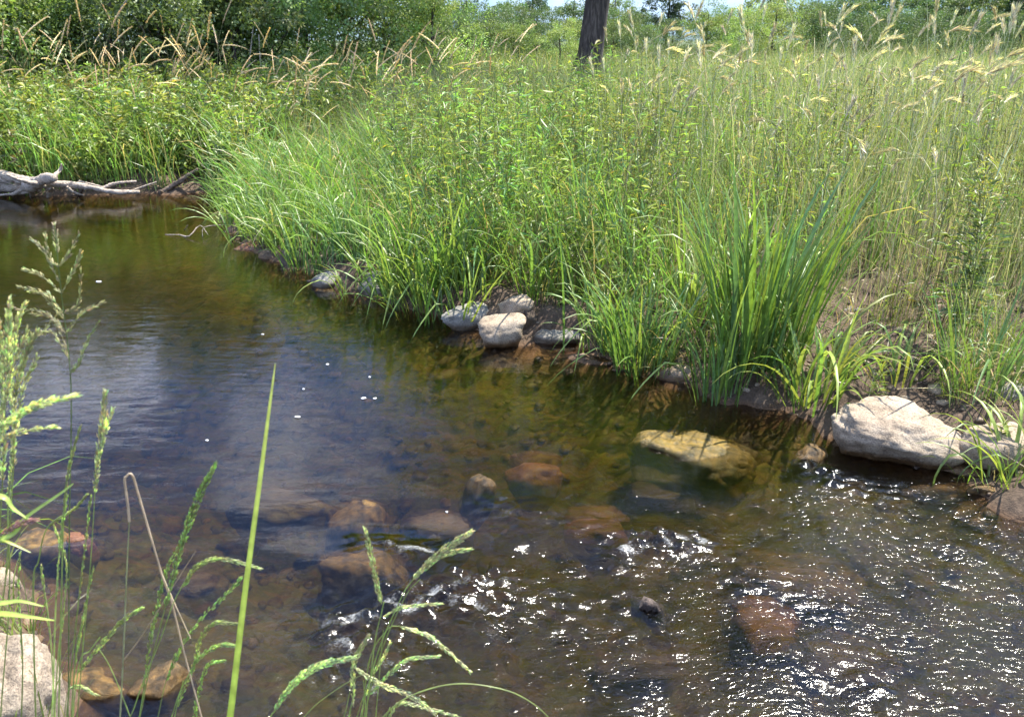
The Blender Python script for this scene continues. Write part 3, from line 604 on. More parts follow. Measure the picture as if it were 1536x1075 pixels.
def G2():   # fine thin stems of the meadow slope
    X, Y, Z, s_, u, r = field(150000, -4, 10, 3, 16, lambda X, Y, s, u, v, r: (s > .12) & ~LEFTB(X, Y) & (r.random(len(X)) < np.where(u > 900, .85, .30)) & (~BARE(X, Y, s, u) | (r.random(len(X)) < .10)) & (r.random(len(X)) < sm(s, .1, .7)) & (r.random(len(X)) < np.clip(.75 + .55 * patch(X, Y, 1.3, n3), .18, 1)), 22)
    n_ = len(X); pt = patch(X, Y, .8, n1); k = sm(s_, .2, 2.5)
    Ln = (.48 + .50 * k) * r.uniform(.5, 1.25, n_) * (1 + .14 * sm(u, 900, 1150)) * (1 + .16 * np.clip(patch(X, Y, 1.1, n3), -1.5, 1.5)); W = r.uniform(.0018, .0045, n_)
    base = np.where((r.random(n_) < .42 + .2 * np.clip(pt, -1, 1))[:, None], np.array([[.29, .32, .12]]), np.array([[.16, .235, .065]]))
    W = np.where(r.random(n_) < .05, r.uniform(.005, .008, n_), W); st = r.random(n_) < .16 + .10 * (u > 1000); base = np.where(st[:, None], np.array([[.46, .41, .25]]), base)
    tint = np.clip(patch(X, Y, .6, n2), -1.5, 1.5)[:, None]; c = base * np.exp(r.normal(0, .24, (n_, 1))) * (1 + tint * np.array([[.14, .02, .10]]))
    g = Geo(); blades(g, np.stack([X, Y, Z], 1), dirs(X, Y, r), Ln, W, r.uniform(0, .22, n_), r.uniform(0, 1.1, n_), c * .85, c, 4, 1.8, None, r, .10)
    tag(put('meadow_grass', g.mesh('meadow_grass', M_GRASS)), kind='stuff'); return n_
def G3():   # small shore tufts and trailing blades near stones
    X, Y, Z, s_, u, r = field(14000, -3.5, 6, 2, 9, lambda X, Y, s, u, v, r: (s > .02) & (s < 1.3) & (patch(X, Y, 1.6, n3) > -.35) & (u > 560) & ~((u > 650) & (u < 900) & (s < .4) & (r.random(len(X)) < .75)), 23)
    rep = 8; X = np.repeat(X, rep) + r.normal(0, .03, len(X) * rep); Y = np.repeat(Y, rep) + r.normal(0, .03, len(Y) * rep); Z = np.repeat(Z, rep); u = np.repeat(u, rep); n_ = len(X)
    k = r.random(n_) < np.where((u > 1210) & (u < 1430), .22, .85); X, Y, Z = X[k], Y[k], Z[k]; n_ = len(X)
    c = cj((.14, .19, .035), n_, .28, .1, r); d = r.random(n_) < .2; c[d] = cj(STRAW, d.sum(), .3, .08, r)
    g = Geo(); blades(g, np.stack([X, Y, Z], 1), r.uniform(0, 6.28, n_), r.uniform(.14, .46, n_), r.uniform(.003, .007, n_), r.uniform(0, .6, n_), r.uniform(.3, 2.0, n_), c * .8, c, 4, 1.5, None, r)
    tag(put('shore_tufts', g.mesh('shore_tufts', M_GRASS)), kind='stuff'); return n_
def G4():   # far bank and far meadow grass
    X, Y, Z, s_, u, r = field(60000, -14, 14, 10.2, 30, lambda X, Y, s, u, v, r: (s > .1) & (LEFTB(X, Y) | (Y > 13)) & (r.random(len(X)) < np.clip(1.3 - (Y - 10) / 22, .25, 1)) & ~((X > -5.3) & (X < -4.2) & (s < .3)), 24)
    n_ = len(X); W = r.uniform(.006, .014, n_); Ln = r.uniform(.5, 1.1, n_) * np.where(s_ < 1, .7, 1)
    c = cj((.13, .17, .04), n_, .25, .1, r); d = r.random(n_) < .22; c[d] = cj(STRAW, d.sum(), .25, .08, r)
    g = Geo(); blades(g, np.stack([X, Y, Z], 1), dirs(X, Y, r, .15), Ln, W, r.uniform(0, .3, n_), r.uniform(.1, 1.7, n_), c * .8, c, 4, 1.6, None, r)
    tag(put('far_meadow_grass', g.mesh('far_meadow_grass', M_GRASS)), kind='stuff'); return n_
def G4b():   # far field towards the tree line
    X, Y, Z, s_, u, r = field(26000, -45, 70, 28, 90, lambda X, Y, s, u, v, r: (s > .1), 25)
    n_ = len(X); W = r.uniform(.03, .07, n_); Ln = r.uniform(.5, 1.1, n_); c = cj((.12, .15, .045), n_, .25, .1, r)
    g = Geo(); blades(g, np.stack([X, Y, Z], 1), r.uniform(0, 6.28, n_), Ln, W, r.uniform(0, .3, n_), r.uniform(.1, 1., n_), c * .8, c, 2, 1.6, None, r)
    tag(put('distant_field_grass', g.mesh('distant_field_grass', M_GRASS)), kind='stuff'); return n_
def forb_mass(name, n_, x0, x1, y0, y1, cond, seed, H, lf, lw, colr, per=26):
    X, Y, Z, s_, u, r = field(n_, x0, x1, y0, y1, cond, seed); n_ = len(X); g = Geo()
    h = r.uniform(*H, n_) * (.8 + .2 * sm(s_, 0, .8)) * (1 + .15 * (u > 560)); az = r.uniform(0, 6.28, n_); ln = r.uniform(0, .25, n_)
    t = r.uniform(.12, 1, (n_, per)); a = r.uniform(0, 6.28, (n_, per))
    bx = X[:, None] + np.cos(az)[:, None] * np.sin(ln)[:, None] * h[:, None] * t; by = Y[:, None] + np.sin(az)[:, None] * np.sin(ln)[:, None] * h[:, None] * t; bz = Z[:, None] + h[:, None] * t
    el = r.normal(.15, .45, (n_, per)); d = np.stack([np.cos(a) * np.cos(el), np.sin(a) * np.cos(el), np.sin(el)], -1)
    sp = r.uniform(0, .09, (n_, per, 1)) * (1.15 - t[..., None])
    b = np.stack([bx, by, bz], -1) + d * sp; m_ = n_ * per
    pc = cj(colr, n_, .25, .12, r); C = np.repeat(pc, per, 0) * np.exp(r.normal(0, .15, (m_, 1))); yl = r.random(m_) < .025; C[yl] = cj((.32, .28, .04), yl.sum(), .2, .1, r)
    leaves(g, b.reshape(-1, 3), d.reshape(-1, 3), r.uniform(*lf, m_), r.uniform(*lw, m_), C, r)
    stp = np.stack([np.stack([X, Y, Z], 1), np.stack([X + np.cos(az) * np.sin(ln) * h, Y + np.sin(az) * np.sin(ln) * h, Z + h], 1)], 1)
    tubes(g, stp, np.repeat(np.array([[.003, .0015]]), n_, 0), np.repeat(cj((.12, .12, .04), n_, .2, .1, r)[:, None], 2, 1), 3)
    tag(put(name, g.mesh(name, M_FORB)), kind='stuff'); return m_
def G5():   # lush mixed blades of the far bank
    X, Y, Z, s_, u, r = field(26000, -12, -3, 10.4, 16, lambda X, Y, s, u, v, r: LEFTB(X, Y) & (s > .04) & (r.random(len(X)) < np.where(s < 1.5, .9, .45)) & (patch(X, Y, .9, n1) > -.5), 26)
    n_ = len(X); c = cj((.17, .25, .06), n_, .25, .1, r); d = r.random(n_) < .12; c[d] = cj(STRAW, d.sum(), .25, .08, r)
    g = Geo(); blades(g, np.stack([X, Y, Z], 1), dirs(X, Y, r, .25), r.uniform(.4, 1.25, n_), r.uniform(.008, .02, n_), r.uniform(0, .3, n_), r.uniform(.3, 1.9, n_), c * .85, c, 4, 1.6, None, r)
    tag(put('far_bank_grass', g.mesh('far_bank_grass', M_REED)), kind='stuff'); return n_
cnt = [G5(), G1(), G2(), G3(), G4(), G4b()]
cnt.append(forb_mass('leafy_weeds', 3600, -13, -2.5, 10.3, 17, lambda X, Y, s, u, v, r: LEFTB(X, Y) & (s > .15) & ~((X > -5.3) & (X < -4.2) & (s < .3)), 31, (.6, 1.15), (.07, .14), (.025, .055), (.165, .225, .05), 28))
cnt.append(forb_mass('bank_forbs', 1900, -2.5, 4.2, 4.4, 11, lambda X, Y, s, u, v, r: (s > .16) & (u > 520 + 120 * r.random(len(u))) & (u < 820 + 220 * r.random(len(u))) & (patch(X, Y, 1.1, n1) > -.35), 32, (.7, 1.25), (.06, .12), (.010, .022), (.15, .20, .05), 28))
cnt.append(forb_mass('sparse_slope_forbs', 2400, .5, 7.5, 4.4, 12, lambda X, Y, s, u, v, r: (s > .8) & (u > 860) & (patch(X, Y, .8, n2) > -.2), 33, (.65, 1.15), (.04, .09), (.008, .016), (.15, .19, .045), 22))
print('MASS', cnt)
# brown airy panicle haze above the slope, and dead litter on the soil
def airy():
    X, Y, Z, s_, u, r = field(1500, -3, 8, 4, 12, lambda X, Y, s, u, v, r: (s > .9) & (patch(X, Y, .55, n1) > .15) & (u > 380), 41)
    n_ = len(X); g = Geo(); h = r.uniform(.7, 1.0, n_); az = r.uniform(0, 6.28, n_); top = np.stack([X + np.cos(az) * .12, Y + np.sin(az) * .12, Z + h], 1)
    tubes(g, np.stack([np.stack([X, Y, Z], 1), top], 1), np.repeat([[.0012, .0006]], n_, 0), np.repeat(cj((.22, .20, .09), n_, .2, .1, r)[:, None], 2, 1), 3)
    per = 26; t = r.random((n_, per, 1)); ang = r.uniform(0, 6.28, (n_, per)); rad = .10 * (1 - t[..., 0] * .7) * r.random((n_, per))
    b = top[:, None] - np.array([0, 0, .26]) * (1 - t) + np.stack([np.cos(ang) * rad, np.sin(ang) * rad, rad * .3], -1); m_ = n_ * per
    d = r.normal(0, .5, (m_, 3)); d[:, 2] += .8
    leaves(g, b.reshape(-1, 3), d, r.uniform(.006, .014, m_), r.uniform(.002, .004, m_), cj((.26, .20, .12), m_, .25, .08, r), r)
    tag(put('airy_seed_panicles', g.mesh('airy_seed_panicles', M_STRAW)), kind='stuff')
airy()
def litter():
    X, Y, Z, s_, u, r = field(14000, -6, 6.5, 2.5, 13, lambda X, Y, s, u, v, r: (s > .06) & (s < 2.2) & ((u > 1150) | (r.random(len(X)) < .25) | ((u < 330) & (Y > 10))), 42)
    n_ = len(X); g = Geo(); c = cj((.26, .20, .13), n_, .4, .1, r)
    blades(g, np.stack([X, Y, Z + .01], 1), r.uniform(0, 6.28, n_), r.uniform(.06, .28, n_), r.uniform(.002, .006, n_), r.uniform(.9, 1.6, n_), r.normal(0, .4, n_), c, c, 3, 1, None, r, .2)
    tag(put('dead_grass_litter', g.mesh('dead_grass_litter', M_STRAW)), kind='stuff')
litter()

# ------------------------------------------------------------------ reed clumps (things with blades as parts)
def blade_mesh(seed, Ln, W, lean, bend, c0, c1, kink=0, Sg=9):
    r = np.random.default_rng(seed); g = Geo()
    blades(g, np.zeros((1, 3)), np.zeros(1), np.array([Ln]), np.array([W]), np.array([lean]), np.array([bend]), np.array([c0]), np.array([c1]), Sg, 1.9, np.array([r.normal(0, .5)]), r, kink, 3.0)
    V = g.V[0].reshape(-1, 2, 3); mid = V.mean(1, keepdims=True); ctr = mid - np.cross(V[:, 1:2] - V[:, 0:1], np.gradient(mid[:, 0], axis=0)[:, None]) * .0
    # fold along the midrib
    sd = V[:, 1] - V[:, 0]; tn = np.gradient(mid[:, 0], axis=0); nn = np.cross(tn, sd); nn /= np.linalg.norm(nn, axis=1)[:, None] + 1e-9
    c = mid[:, 0] - nn * (np.linalg.norm(sd, axis=1) * .22)[:, None]; V3 = np.stack([V[:, 0], c, V[:, 1]], 1); S1 = len(V3)
    i = np.arange(S1 - 1) * 3; F = np.concatenate([np.stack([i, i + 1, i + 4, i + 3], 1), np.stack([i + 1, i + 2, i + 5, i + 4], 1)])
    t = np.linspace(0, 1, S1)[:, None]; C = np.array(c0) * (1 - t) + np.array(c1) * t
    g2 = Geo(); g2.add(V3, F, np.repeat(C[:, None], 3, 1)); return g2.mesh('blade', M_REED)
def blade_set(seed, n_, L0, L1, W0, W1, bend0, bend1, kink, cols):
    r = np.random.default_rng(seed); o = []
    for i in range(n_):
        c = np.array(cols[i % len(cols)]) * math.exp(r.normal(0, .12)); o.append(blade_mesh(seed * 50 + i, r.uniform(L0, L1), r.uniform(W0, W1), r.uniform(.02, .18), r.uniform(bend0, bend1), c * .85, c, kink))
    return o
SETS = [blade_set(1, 14, .65, 1.05, .015, .026, .3, 1.9, .25, [GREEN, YGREEN, GREEN]), blade_set(2, 14, .6, .95, .012, .019, .1, 1.0, .1, [BLUEG, GREEN]), blade_set(3, 18, .70, 1.05, .015, .024, .05, .9, .2, [GREEN, (.14, .21, .035), BLUEG]),
        blade_set(4, 12, .4, .75, .012, .022, 1.0, 2.3, .4, [YGREEN, (.22, .25, .05), GREEN])]
def clump(x, y, st, n_, spread, label, name='reed_clump', cat_='reeds', group=None, scl=1.0, tiltmax=.35, seed=0, off=(0, 0)):
    r = np.random.default_rng(900 + seed); z = float(ground(np.array([x]), np.array([y]))[0]); root = put(name, None, None, (x, y, max(z, -.05))); tag(root, label, cat_, group)
    for i in range(n_):
        me = SETS[st][r.integers(len(SETS[st]))]; a = r.uniform(0, 6.28); q = math.sqrt(r.random()) * spread
        o = put('blade', me, root, (q * math.cos(a), q * math.sin(a) * .6, -.02)); ya = a + r.normal(0, .7)
        tl = r.uniform(0, tiltmax) * (q / spread if spread else 1)
        o.rotation_euler = (Matrix.Rotation(ya, 3, 'Z') @ Matrix.Rotation(tl, 3, 'Y')).to_euler(); o.scale = (scl * r.uniform(.75, 1.1),) * 3
    return root
def at(u, v): p = P(u, v, .06); return p[0], p[1]
# tallest clump beside the pale oval stone
x, y = at(1145, 585); clump(x, y + .10, 2, 110, .25, 'tallest bright green reed clump, blades spilling into the water beside a pale oval stone', seed=1, tiltmax=.17, scl=1.25)
x, y = at(1195, 600); clump(x + .08, y, 3, 34, .2, 'low drooping yellow green blades at the foot of the tallest reed clump', seed=2, tiltmax=.9, scl=1.2)
x, y = at(620, 452); clump(x, y + .05, 0, 34, .22, 'reed clump standing over its own reflection beside the light grey wedge rock', seed=3, tiltmax=.5)
x, y = at(675, 458); clump(x, y + .1, 0, 30, .2, 'yellow tinged reed blades rising directly behind the light grey wedge rock', seed=4, tiltmax=.4)
x, y = at(875, 470); clump(x, y + .5, 1, 40, .25, 'upright blue green reed clump rising behind the broad grey rock', seed=5, scl=1.15)
x, y = at(745, 300); clump(.1, 8.6, 2, 30, .3, 'dark green reed clump standing high on the weedy slope', seed=6, scl=.95)
x, y = at(1480, 640); clump(x, y + .1, 1, 40, .22, 'thick green grass clump growing between the two pale boulders', seed=7, scl=.8)
x, y = at(1530, 720); clump(x, y, 3, 30, .18, 'drooping yellow green clump at the waterline past the buff ledge rock', seed=8, tiltmax=.9)
for i_, (u_, v_, st_, n_, sp_, sc_, lb_) in enumerate([(870, 400, 1, 44, .28, 1.25, 'bluish upright reed clump standing above the broad grey rock, higher up the slope'), (800, 430, 0, 20, .15, .9, 'loose reed clump just above the pale perched stone'), (960, 500, 1, 30, .2, .9, 'short upright grass clump behind the long rust shelf stone'),
        (1060, 470, 0, 30, .2, 1.1, 'leaning grass clump close behind the tallest reed clump'), (1290, 420, 1, 34, .22, 1.15, 'green grass clump rising above the bare soil patch'), (1180, 330, 2, 30, .25, .9, 'clump of dark blades on the slope straight above the tallest reed clump'), (720, 240, 2, 34, .3, .95, 'dark blade clump among the goldenrods below the old dark trunk'), (480, 300, 0, 40, .3, 1.1, 'broad bladed clump in the middle of the grassy point'), (1350, 560, 3, 20, .12, .8, 'small yellowing tuft on the bare soil above the largest pale boulder')]):
    p_ = P(u_, v_, .25); clump(p_[0], p_[1], st_, n_, sp_, lb_, seed=200 + i_, scl=sc_, tiltmax=.5)
gl = 'leafy green reed clump arching out over the shaded waterline'
rr = np.random.default_rng(77)
for j, u in enumerate([475, 528, 590, 615, 645, 672, 712, 728, 800, 868, 895, 925, 955, 975, 1068, 1088, 1225]):
    vs = np.interp(u, [a for a, b in right_px], [b for a, b in right_px]); x, y = at(u, vs - rr.uniform(8, 40)); clump(x, y + (.25 if 690 < u < 880 or u < 570 else 0), [0, 2, 0, 1][j % 4], 20, .13, 'upright clump of broad bright green blades', group='upright blade clumps near the waterline', seed=300 + j, tiltmax=.32, scl=rr.uniform(.75, 1.0))
k = 0
for u in list(range(345, 470, 16)) + [532, 585, 600, 605, 622, 640, 655, 690, 905, 930, 955, 1080]:
    # along the waterline
    vs = np.interp(u, [a for a, b in right_px], [b for a, b in right_px]); x, y = at(u, vs - rr.uniform(2, 26)); k += 1
    clump(x, y, [0, 3, 0, 1][k % 4], 16, .14, gl, group='reed clumps along the waterline', seed=20 + k, tiltmax=.6, scl=.85)

# ------------------------------------------------------------------ seed stalks (stem = thing, seed_head = part)
def stalk_meshes(seed, H, head, hr, lean, droop, cs, ch, awn=0.0, rs=.0016, leafy=0, lw=.006):
    r = np.random.default_rng(seed); t = np.linspace(0, 1, 9)
    th = lean + droop * t ** 5; st = np.stack([np.sin(th), 0 * th, np.cos(th)], 1) * H / 8; p = np.vstack([[0, 0, 0], np.cumsum(st[1:], 0)])
    g = Geo(); tubes(g, p[None], (rs * (1 - .5 * t))[None], np.repeat(np.array([cs])[None], 9, 1).reshape(1, 9, 3), 4)
    for i in range(leafy):
        b = p[r.integers(2, 6)]; c = np.array([cs]) * .9
        blades(g, b[None], np.array([r.uniform(0, 6.28)]), np.array([r.uniform(.12, .25)]), np.array([lw]), np.array([.4]), np.array([r.uniform(.6, 1.8)]), c, c, 4, 1.4, None, r)
    stem = g.mesh('stem', M_STRAW)
    d0 = st[-1] / np.linalg.norm(st[-1]); a = math.atan2(d0[0], d0[2]); n_ = 9; tt = np.linspace(0, 1, n_); al = a + tt * droop * .6
    q = p[-1] + np.vstack([[0, 0, 0], np.cumsum(np.stack([np.sin(al), 0 * al, np.cos(al)], 1)[1:] * head / (n_ - 1), 0)])
    g = Geo(); tubes(g, q[None], (hr * .45 * np.sin(np.pi * (tt * .92 + .05)) ** .6)[None], np.repeat(np.array([ch])[None], n_, 1).reshape(1, n_, 3), 5)
    m_ = int(46 * head / .12); ti = r.uniform(.02, 1, m_); idx = ti * (n_ - 1); b = np.stack([np.interp(idx, range(n_), q[:, j]) for j in range(3)], 1)
    dr = np.stack([np.interp(idx, range(n_), np.gradient(q[:, j])) for j in range(3)], 1); dr /= np.linalg.norm(dr, axis=1)[:, None]
    sd = r.normal(0, 1, (m_, 3)); sd -= (sd * dr).sum(1)[:, None] * dr; sd /= np.linalg.norm(sd, axis=1)[:, None]
    leaves(g, b + sd * hr * .2, dr + sd * .45, r.uniform(.012, .02, m_), r.uniform(.003, .005, m_) * (hr / .005) ** .5, cj(ch, m_, .15, .06, r), r)
    if awn > 0: leaves(g, b, dr + sd * .30, np.full(m_, awn) * r.uniform(.6, 1, m_), np.full(m_, .0009), cj(ch, m_, .1, .05, r), r, 0)
    return stem, g.mesh('seed_head', M_STRAW)
RYE = [stalk_meshes(200 + i, 1.0 + .04 * i, .09 + .012 * (i % 4), .0045, .03 + .02 * (i % 4), [.3, .6, 1.2, .15, 1.7, .5, .2, .9][i], [(.40, .41, .24), (.46, .42, .26), (.27, .32, .17)][i % 3], (.66, .62, .42),   .07, .0021, 1) for i in range(8)]
TANS = [stalk_meshes(260 + i, 1.0, .20 + .02 * i, .0115, .02 + .01 * i, [.25, .7, .45, 1.0, .3, .6][i], (.30, .26, .12), [(.60, .45, .23), (.64, .52, .30)][i % 2], 0, .0018, 1) for i in range(6)]
def stalks(name, kinds, spots, label, cat_, group, seed, hs=(.85, 1.15)):
    r = np.random.default_rng(seed)
    for x, y, h in spots:
        h = h * r.uniform(.68, 1.14)
        stem, head = kinds[r.integers(len(kinds))]; z = float(ground(np.array([x]), np.array([y]))[0])
        o = put(name, stem, None, (x, y, z - .01)); o.rotation_euler = (r.normal(0, .05), r.normal(0, .05), r.choice([r.normal(.3, .7), r.uniform(0, 6.28)])); o.scale = (1, 1, 1)
        s_ = h * r.uniform(*hs); o.scale = (max(.9, s_),) * 2 + (s_,)
        tag(o, label, cat_, group); put('seed_head', head, o)
def spots(n_, x0, x1, y0, y1, cond, seed, h):
    r = np.random.default_rng(seed); X, Y, s_ = cand(n_ * 30, x0, x1, y0, y1, r); Z = ground(X, Y, s_); u, v, f = proj(X, Y, Z + .8)
    k = np.where((s_ > .3) & cond(X, Y, s_, u, v))[0][:n_]; return [(X[i], Y[i], h(X[i], Y[i], u[i], s_[i], r)) for i in k]
stalks('rye_stalk', RYE, spots(240, 0, 8, 4.3, 9.5, lambda X, Y, s, u, v: (u > 900) & (u < 1560) & (s > .9), 51, lambda x, y, u, s, r: 1.08 + .24 * min(1, s / 2.5)), 'tall pale wild rye stalk with bristly seed head above the grassy slope', 'wild rye', 'wild rye stalks on the grassy slope', 61)
stalks('rye_stalk', RYE, spots(60, 1, 9, 9, 14, lambda X, Y, s, u, v: (u > 760) & (u < 1560), 53, lambda x, y, u, s, r: 1.25), 'tall pale wild rye stalk with bristly seed head above the grassy slope', 'wild rye', 'wild rye stalks on the grassy slope', 63)
stalks('canary_grass_stalk', TANS, spots(150, -5.5, 1.5, 9.5, 15.5, lambda X, Y, s, u, v: (u > 330) & (u < 760), 52, lambda x, y, u, s, r: 1.15 + .25 * r.random()), 'tan feathery canary grass stalk standing behind the grassy point', 'canary grass', 'tan canary grass stalks behind the grassy point', 62)
stalks('canary_grass_stalk', TANS, spots(150, -12, -4, 12.0, 16.0, lambda X, Y, s, u, v: (u > -80) & (u < 330), 54, lambda x, y, u, s, r: 1.25 + .3 * r.random()), 'tan feathery canary grass stalk behind the leafy weeds of the far bank', 'canary grass', 'tan canary grass stalks on the far bank', 64)

# ------------------------------------------------------------------ goldenrods and weeds (stem = thing; foliage, flower plume = parts)
def forb_meshes(seed, H, nl, lf, lw, col, plume=0, pcol=(.42, .38, .05), lowbare=.15, spread=0.0):
    r = np.random.default_rng(seed); t = np.linspace(0, 1, 6); bx = .06 * H * np.sin(t * 2 + seed) ; p = np.stack([bx - bx[0], .04 * H * t * t, H * t], 1)
    g = Geo(); tubes(g, p[None], (.0035 * (1 - .7 * t))[None], np.full((1, 6, 3), 1.) * np.array([.10, .10, .04]), 5); stem = g.mesh('stem', M_FORB)
    ti = r.uniform(lowbare, 1, nl); b = np.stack([np.interp(ti, t, p[:, j]) for j in range(3)], 1); a = r.uniform(0, 6.28, nl); el = .1 + .7 * ti - r.random(nl) * .5
    d = np.stack([np.cos(a) * np.cos(el), np.sin(a) * np.cos(el), np.sin(el)], 1); b = b + d * (spread * r.random(nl) * (.55 + .45 * np.sin(ti * 23 + 1)))[:, None]; g = Geo(); sc = 1.1 - .6 * ti
    leaves(g, b, d, r.uniform(*lf, nl) * sc, r.uniform(*lw, nl) * sc, cj(col, nl, .2, .08, r), r)
    fol = g.mesh('foliage', M_FORB); pl = None
    if plume:
        ti = r.uniform(.82, 1.0, plume); b = np.stack([np.interp(ti, t, p[:, j]) for j in range(3)], 1); a = r.uniform(0, 6.28, plume); q = r.random(plume) * .07 * (1.25 - ti) * 5
        b = b + np.stack([np.cos(a) * q, np.sin(a) * q, q * .4], 1); d = r.normal(0, .6, (plume, 3)); d[:, 2] += .6; g = Geo(); leaves(g, b, d, r.uniform(.008, .02, plume), r.uniform(.003, .007, plume), cj(pcol, plume, .2, .08, r), r); pl = g.mesh('flower_plume', M_FORB)
    return stem, fol, pl
GOLD = [forb_meshes(300 + i, .85 + .05 * i, 130, (.05, .10), (.009, .016), [(.15, .20, .05), (.12, .18, .04), (.18, .21, .055)][i % 3], 90, [(.36, .36, .06), (.26, .30, .05)][i % 2]) for i in range(6)]
WEED = [forb_meshes(320 + i, .75 + .06 * i, 100, (.08, .15), (.03, .06), [(.16, .23, .05), (.20, .25, .06), (.12, .19, .045)][i % 3], 0) for i in range(5)]
def forbs(name, kinds, sp_, label, cat_, group, seed):
    r = np.random.default_rng(seed)
    for x, y, h in sp_:
        a, b, c = kinds[r.integers(len(kinds))]; z = float(ground(np.array([x]), np.array([y]))[0]); o = put(name, a, None, (x, y, z - .01), (r.normal(0, .1), r.normal(0, .1), r.uniform(0, 6.28))); o.scale = (h,) * 3
        tag(o, label, cat_, group); put('foliage', b, o)
        if c: tag(put('flower_plume', c, o), kind='stuff')
forbs('goldenrod_plant', GOLD, spots(75, -2.5, 3.2, 5, 11, lambda X, Y, s, u, v: (u > 560) & (u < 960) & (s > .5), 71, lambda x, y, u, s, r: r.uniform(.85, 1.3)), 'budding goldenrod with narrow leaves and yellow green plume on the bank slope', 'goldenrod', 'goldenrods on the weedy slope', 81)
forbs('goldenrod_plant', GOLD, spots(22, 1.5, 7, 5, 9, lambda X, Y, s, u, v: (u > 960) & (u < 1500) & (s > .9), 73, lambda x, y, u, s, r: r.uniform(.7, 1.0)), 'small goldenrod half hidden in fine pale grass near the rye stalks', 'goldenrod', 'goldenrods among the rye stalks', 83)
forbs('leafy_weed', WEED, spots(70, -11, -3.9, 10.6, 14.5, lambda X, Y, s, u, v: (u > -60) & (u < 420) & (s > .35), 72, lambda x, y, u, s, r: r.uniform(.8, 1.25)), 'broad leaved yellow green weed on the far bank above the driftwood', 'weed', 'leafy weeds on the far bank', 82)
big = forb_meshes(340, 1.0, 380, (.05, .12), (.012, .03), (.11, .16, .045), 120, (.48, .42, .05), .12, .20); p0 = P(1432, 535, .25)
o = put('dark_leafy_weed', big[0], None, p0, (0, 0, .4)); o.location.z = float(ground(np.array([p0[0]]), np.array([p0[1]]))[0]); tag(o, 'dark stemmed leafy weed topped with yellow buds beside the bare soil', 'weed')
put('foliage', big[1], o); tag(put('flower_plume', big[2], o), kind='stuff')
for i, (u, v, s_) in enumerate([(1310, 640, .35), (1520, 480, .45), (1500, 700, .4)]):
    a, b, c = forb_meshes(350 + i, .5, 46, (.10, .2), (.010, .016), (.19, .24, .05), 0); p0 = P(u, v - 20, .12); z = float(ground(np.array([p0[0]]), np.array([p0[1]]))[0])
    o = put('sprout', a, None, (p0[0], p0[1], z), (0, 0, i)); o.scale = (s_ * 1.4,) * 3; put('foliage', b, o)
    tag(o, ['star shaped green sprout growing behind the largest pale boulder', 'fresh bright green sprout high up the slope beside the pinkish stone', 'pale green sprout at the edge of the buff ledge rock'][i], 'sprout')

# ------------------------------------------------------------------ trees
def crown_mesh(name, seed, rx, rz, nclump, per, leaf, col, cz, gap=.0, hollow=.45, low=-.75):
    r = np.random.default_rng(seed); d = r.normal(size=(nclump * 3, 3)); d /= np.linalg.norm(d, axis=1)[:, None]; d = d[d[:, 2] > low][:nclump]
    nclump = len(d); q = hollow + (1 - hollow) * r.random(nclump) ** .5; lob = 1 + .22 * m1(d * .5 + seed) + .12 * m2(d * 1.1 + seed)
    c = d * (q * lob)[:, None] * np.array([rx, rx, rz]) + np.array([0, 0, cz]); cr = r.uniform(.10, .24, nclump) * rx
    e = r.normal(size=(nclump, per, 3)); e /= np.linalg.norm(e, axis=-1, keepdims=True); pos = c[:, None] + e * (cr[:, None] * r.random((nclump, per)) ** .5)[..., None] * np.array([1.2, 1.2, .7])
    m_ = nclump * per; dd = e.reshape(-1, 3) + r.normal(0, .6, (m_, 3)); dd[:, 2] -= .25
    cc = cj(col, nclump, .16, .07, r); C = np.repeat(cc, per, 0) * np.exp(r.normal(0, .14, (m_, 1)))
    g = Geo(); leaves(g, pos.reshape(-1, 3), dd, leaf * r.uniform(.7, 1.4, m_), leaf * r.uniform(.45, .8, m_), C, r, .15, .5)
    return g.mesh(name, M_TREE), c
def trunk_mesh(seed, H, r0, lean, nb, crown_pts, m, base=0.0, K=12, flare=1.5, r1=.35):
    r = np.random.default_rng(seed); n_ = 14; t = np.linspace(0, 1, n_); p = np.stack([lean[0] * H * t + .03 * H * np.sin(t * 5 + seed) * t, lean[1] * H * t, H * t - .2], 1)
    rad = r0 * (1 - (1 - r1) * t) * (1 + (flare - 1) * np.exp(-t * H / .5)); g = Geo(); tubes(g, p[None], rad[None], np.full((1, n_, 3), .1), K)
    V = g.V[0]; cen = np.repeat(p, K, 0); dd = V - cen; g.V[0] = cen + dd * (1 + .07 * m2(V * np.array([2.2, 2.2, .3]) / max(r0, .1) * .3) + .06 * m3(V * np.array([5, 5, .5]) / max(r0, .1) * .35))[:, None]
    if nb:
        idx = r.choice(len(crown_pts), nb); e = crown_pts[idx]; tb = np.clip((e[:, 2] / H) * .75 - .08, .28, .95); b = np.stack([np.interp(tb, t, p[:, j]) for j in range(3)], 1)
        s5 = np.linspace(0, 1, 6)[None, :, None]; mid = (b + e) / 2 + np.array([0, 0, -.06 * H]); path = (1 - s5) ** 2 * b[:, None] + 2 * s5 * (1 - s5) * mid[:, None] + s5 ** 2 * e[:, None]
        tubes(g, path, r0 * .34 * (1 - .85 * s5[..., 0]) + 0 * path[..., 0], np.full((nb, 6, 3), .1), 5)
    return g.mesh('trunk', m)
class Tree:
    def __init__(s, seed, H, rx, rz, r0, col, leaf, nc=110, per=70, lean=(0, 0), m=M_BARK, low=-.75, hollow=.45, nb=14):
        s.crown, pts = crown_mesh('crown', seed, rx, rz, nc, per, leaf, col, H - rz, 0, hollow, low); s.trunk = trunk_mesh(seed, H * .92, r0, lean, nb, pts, m)
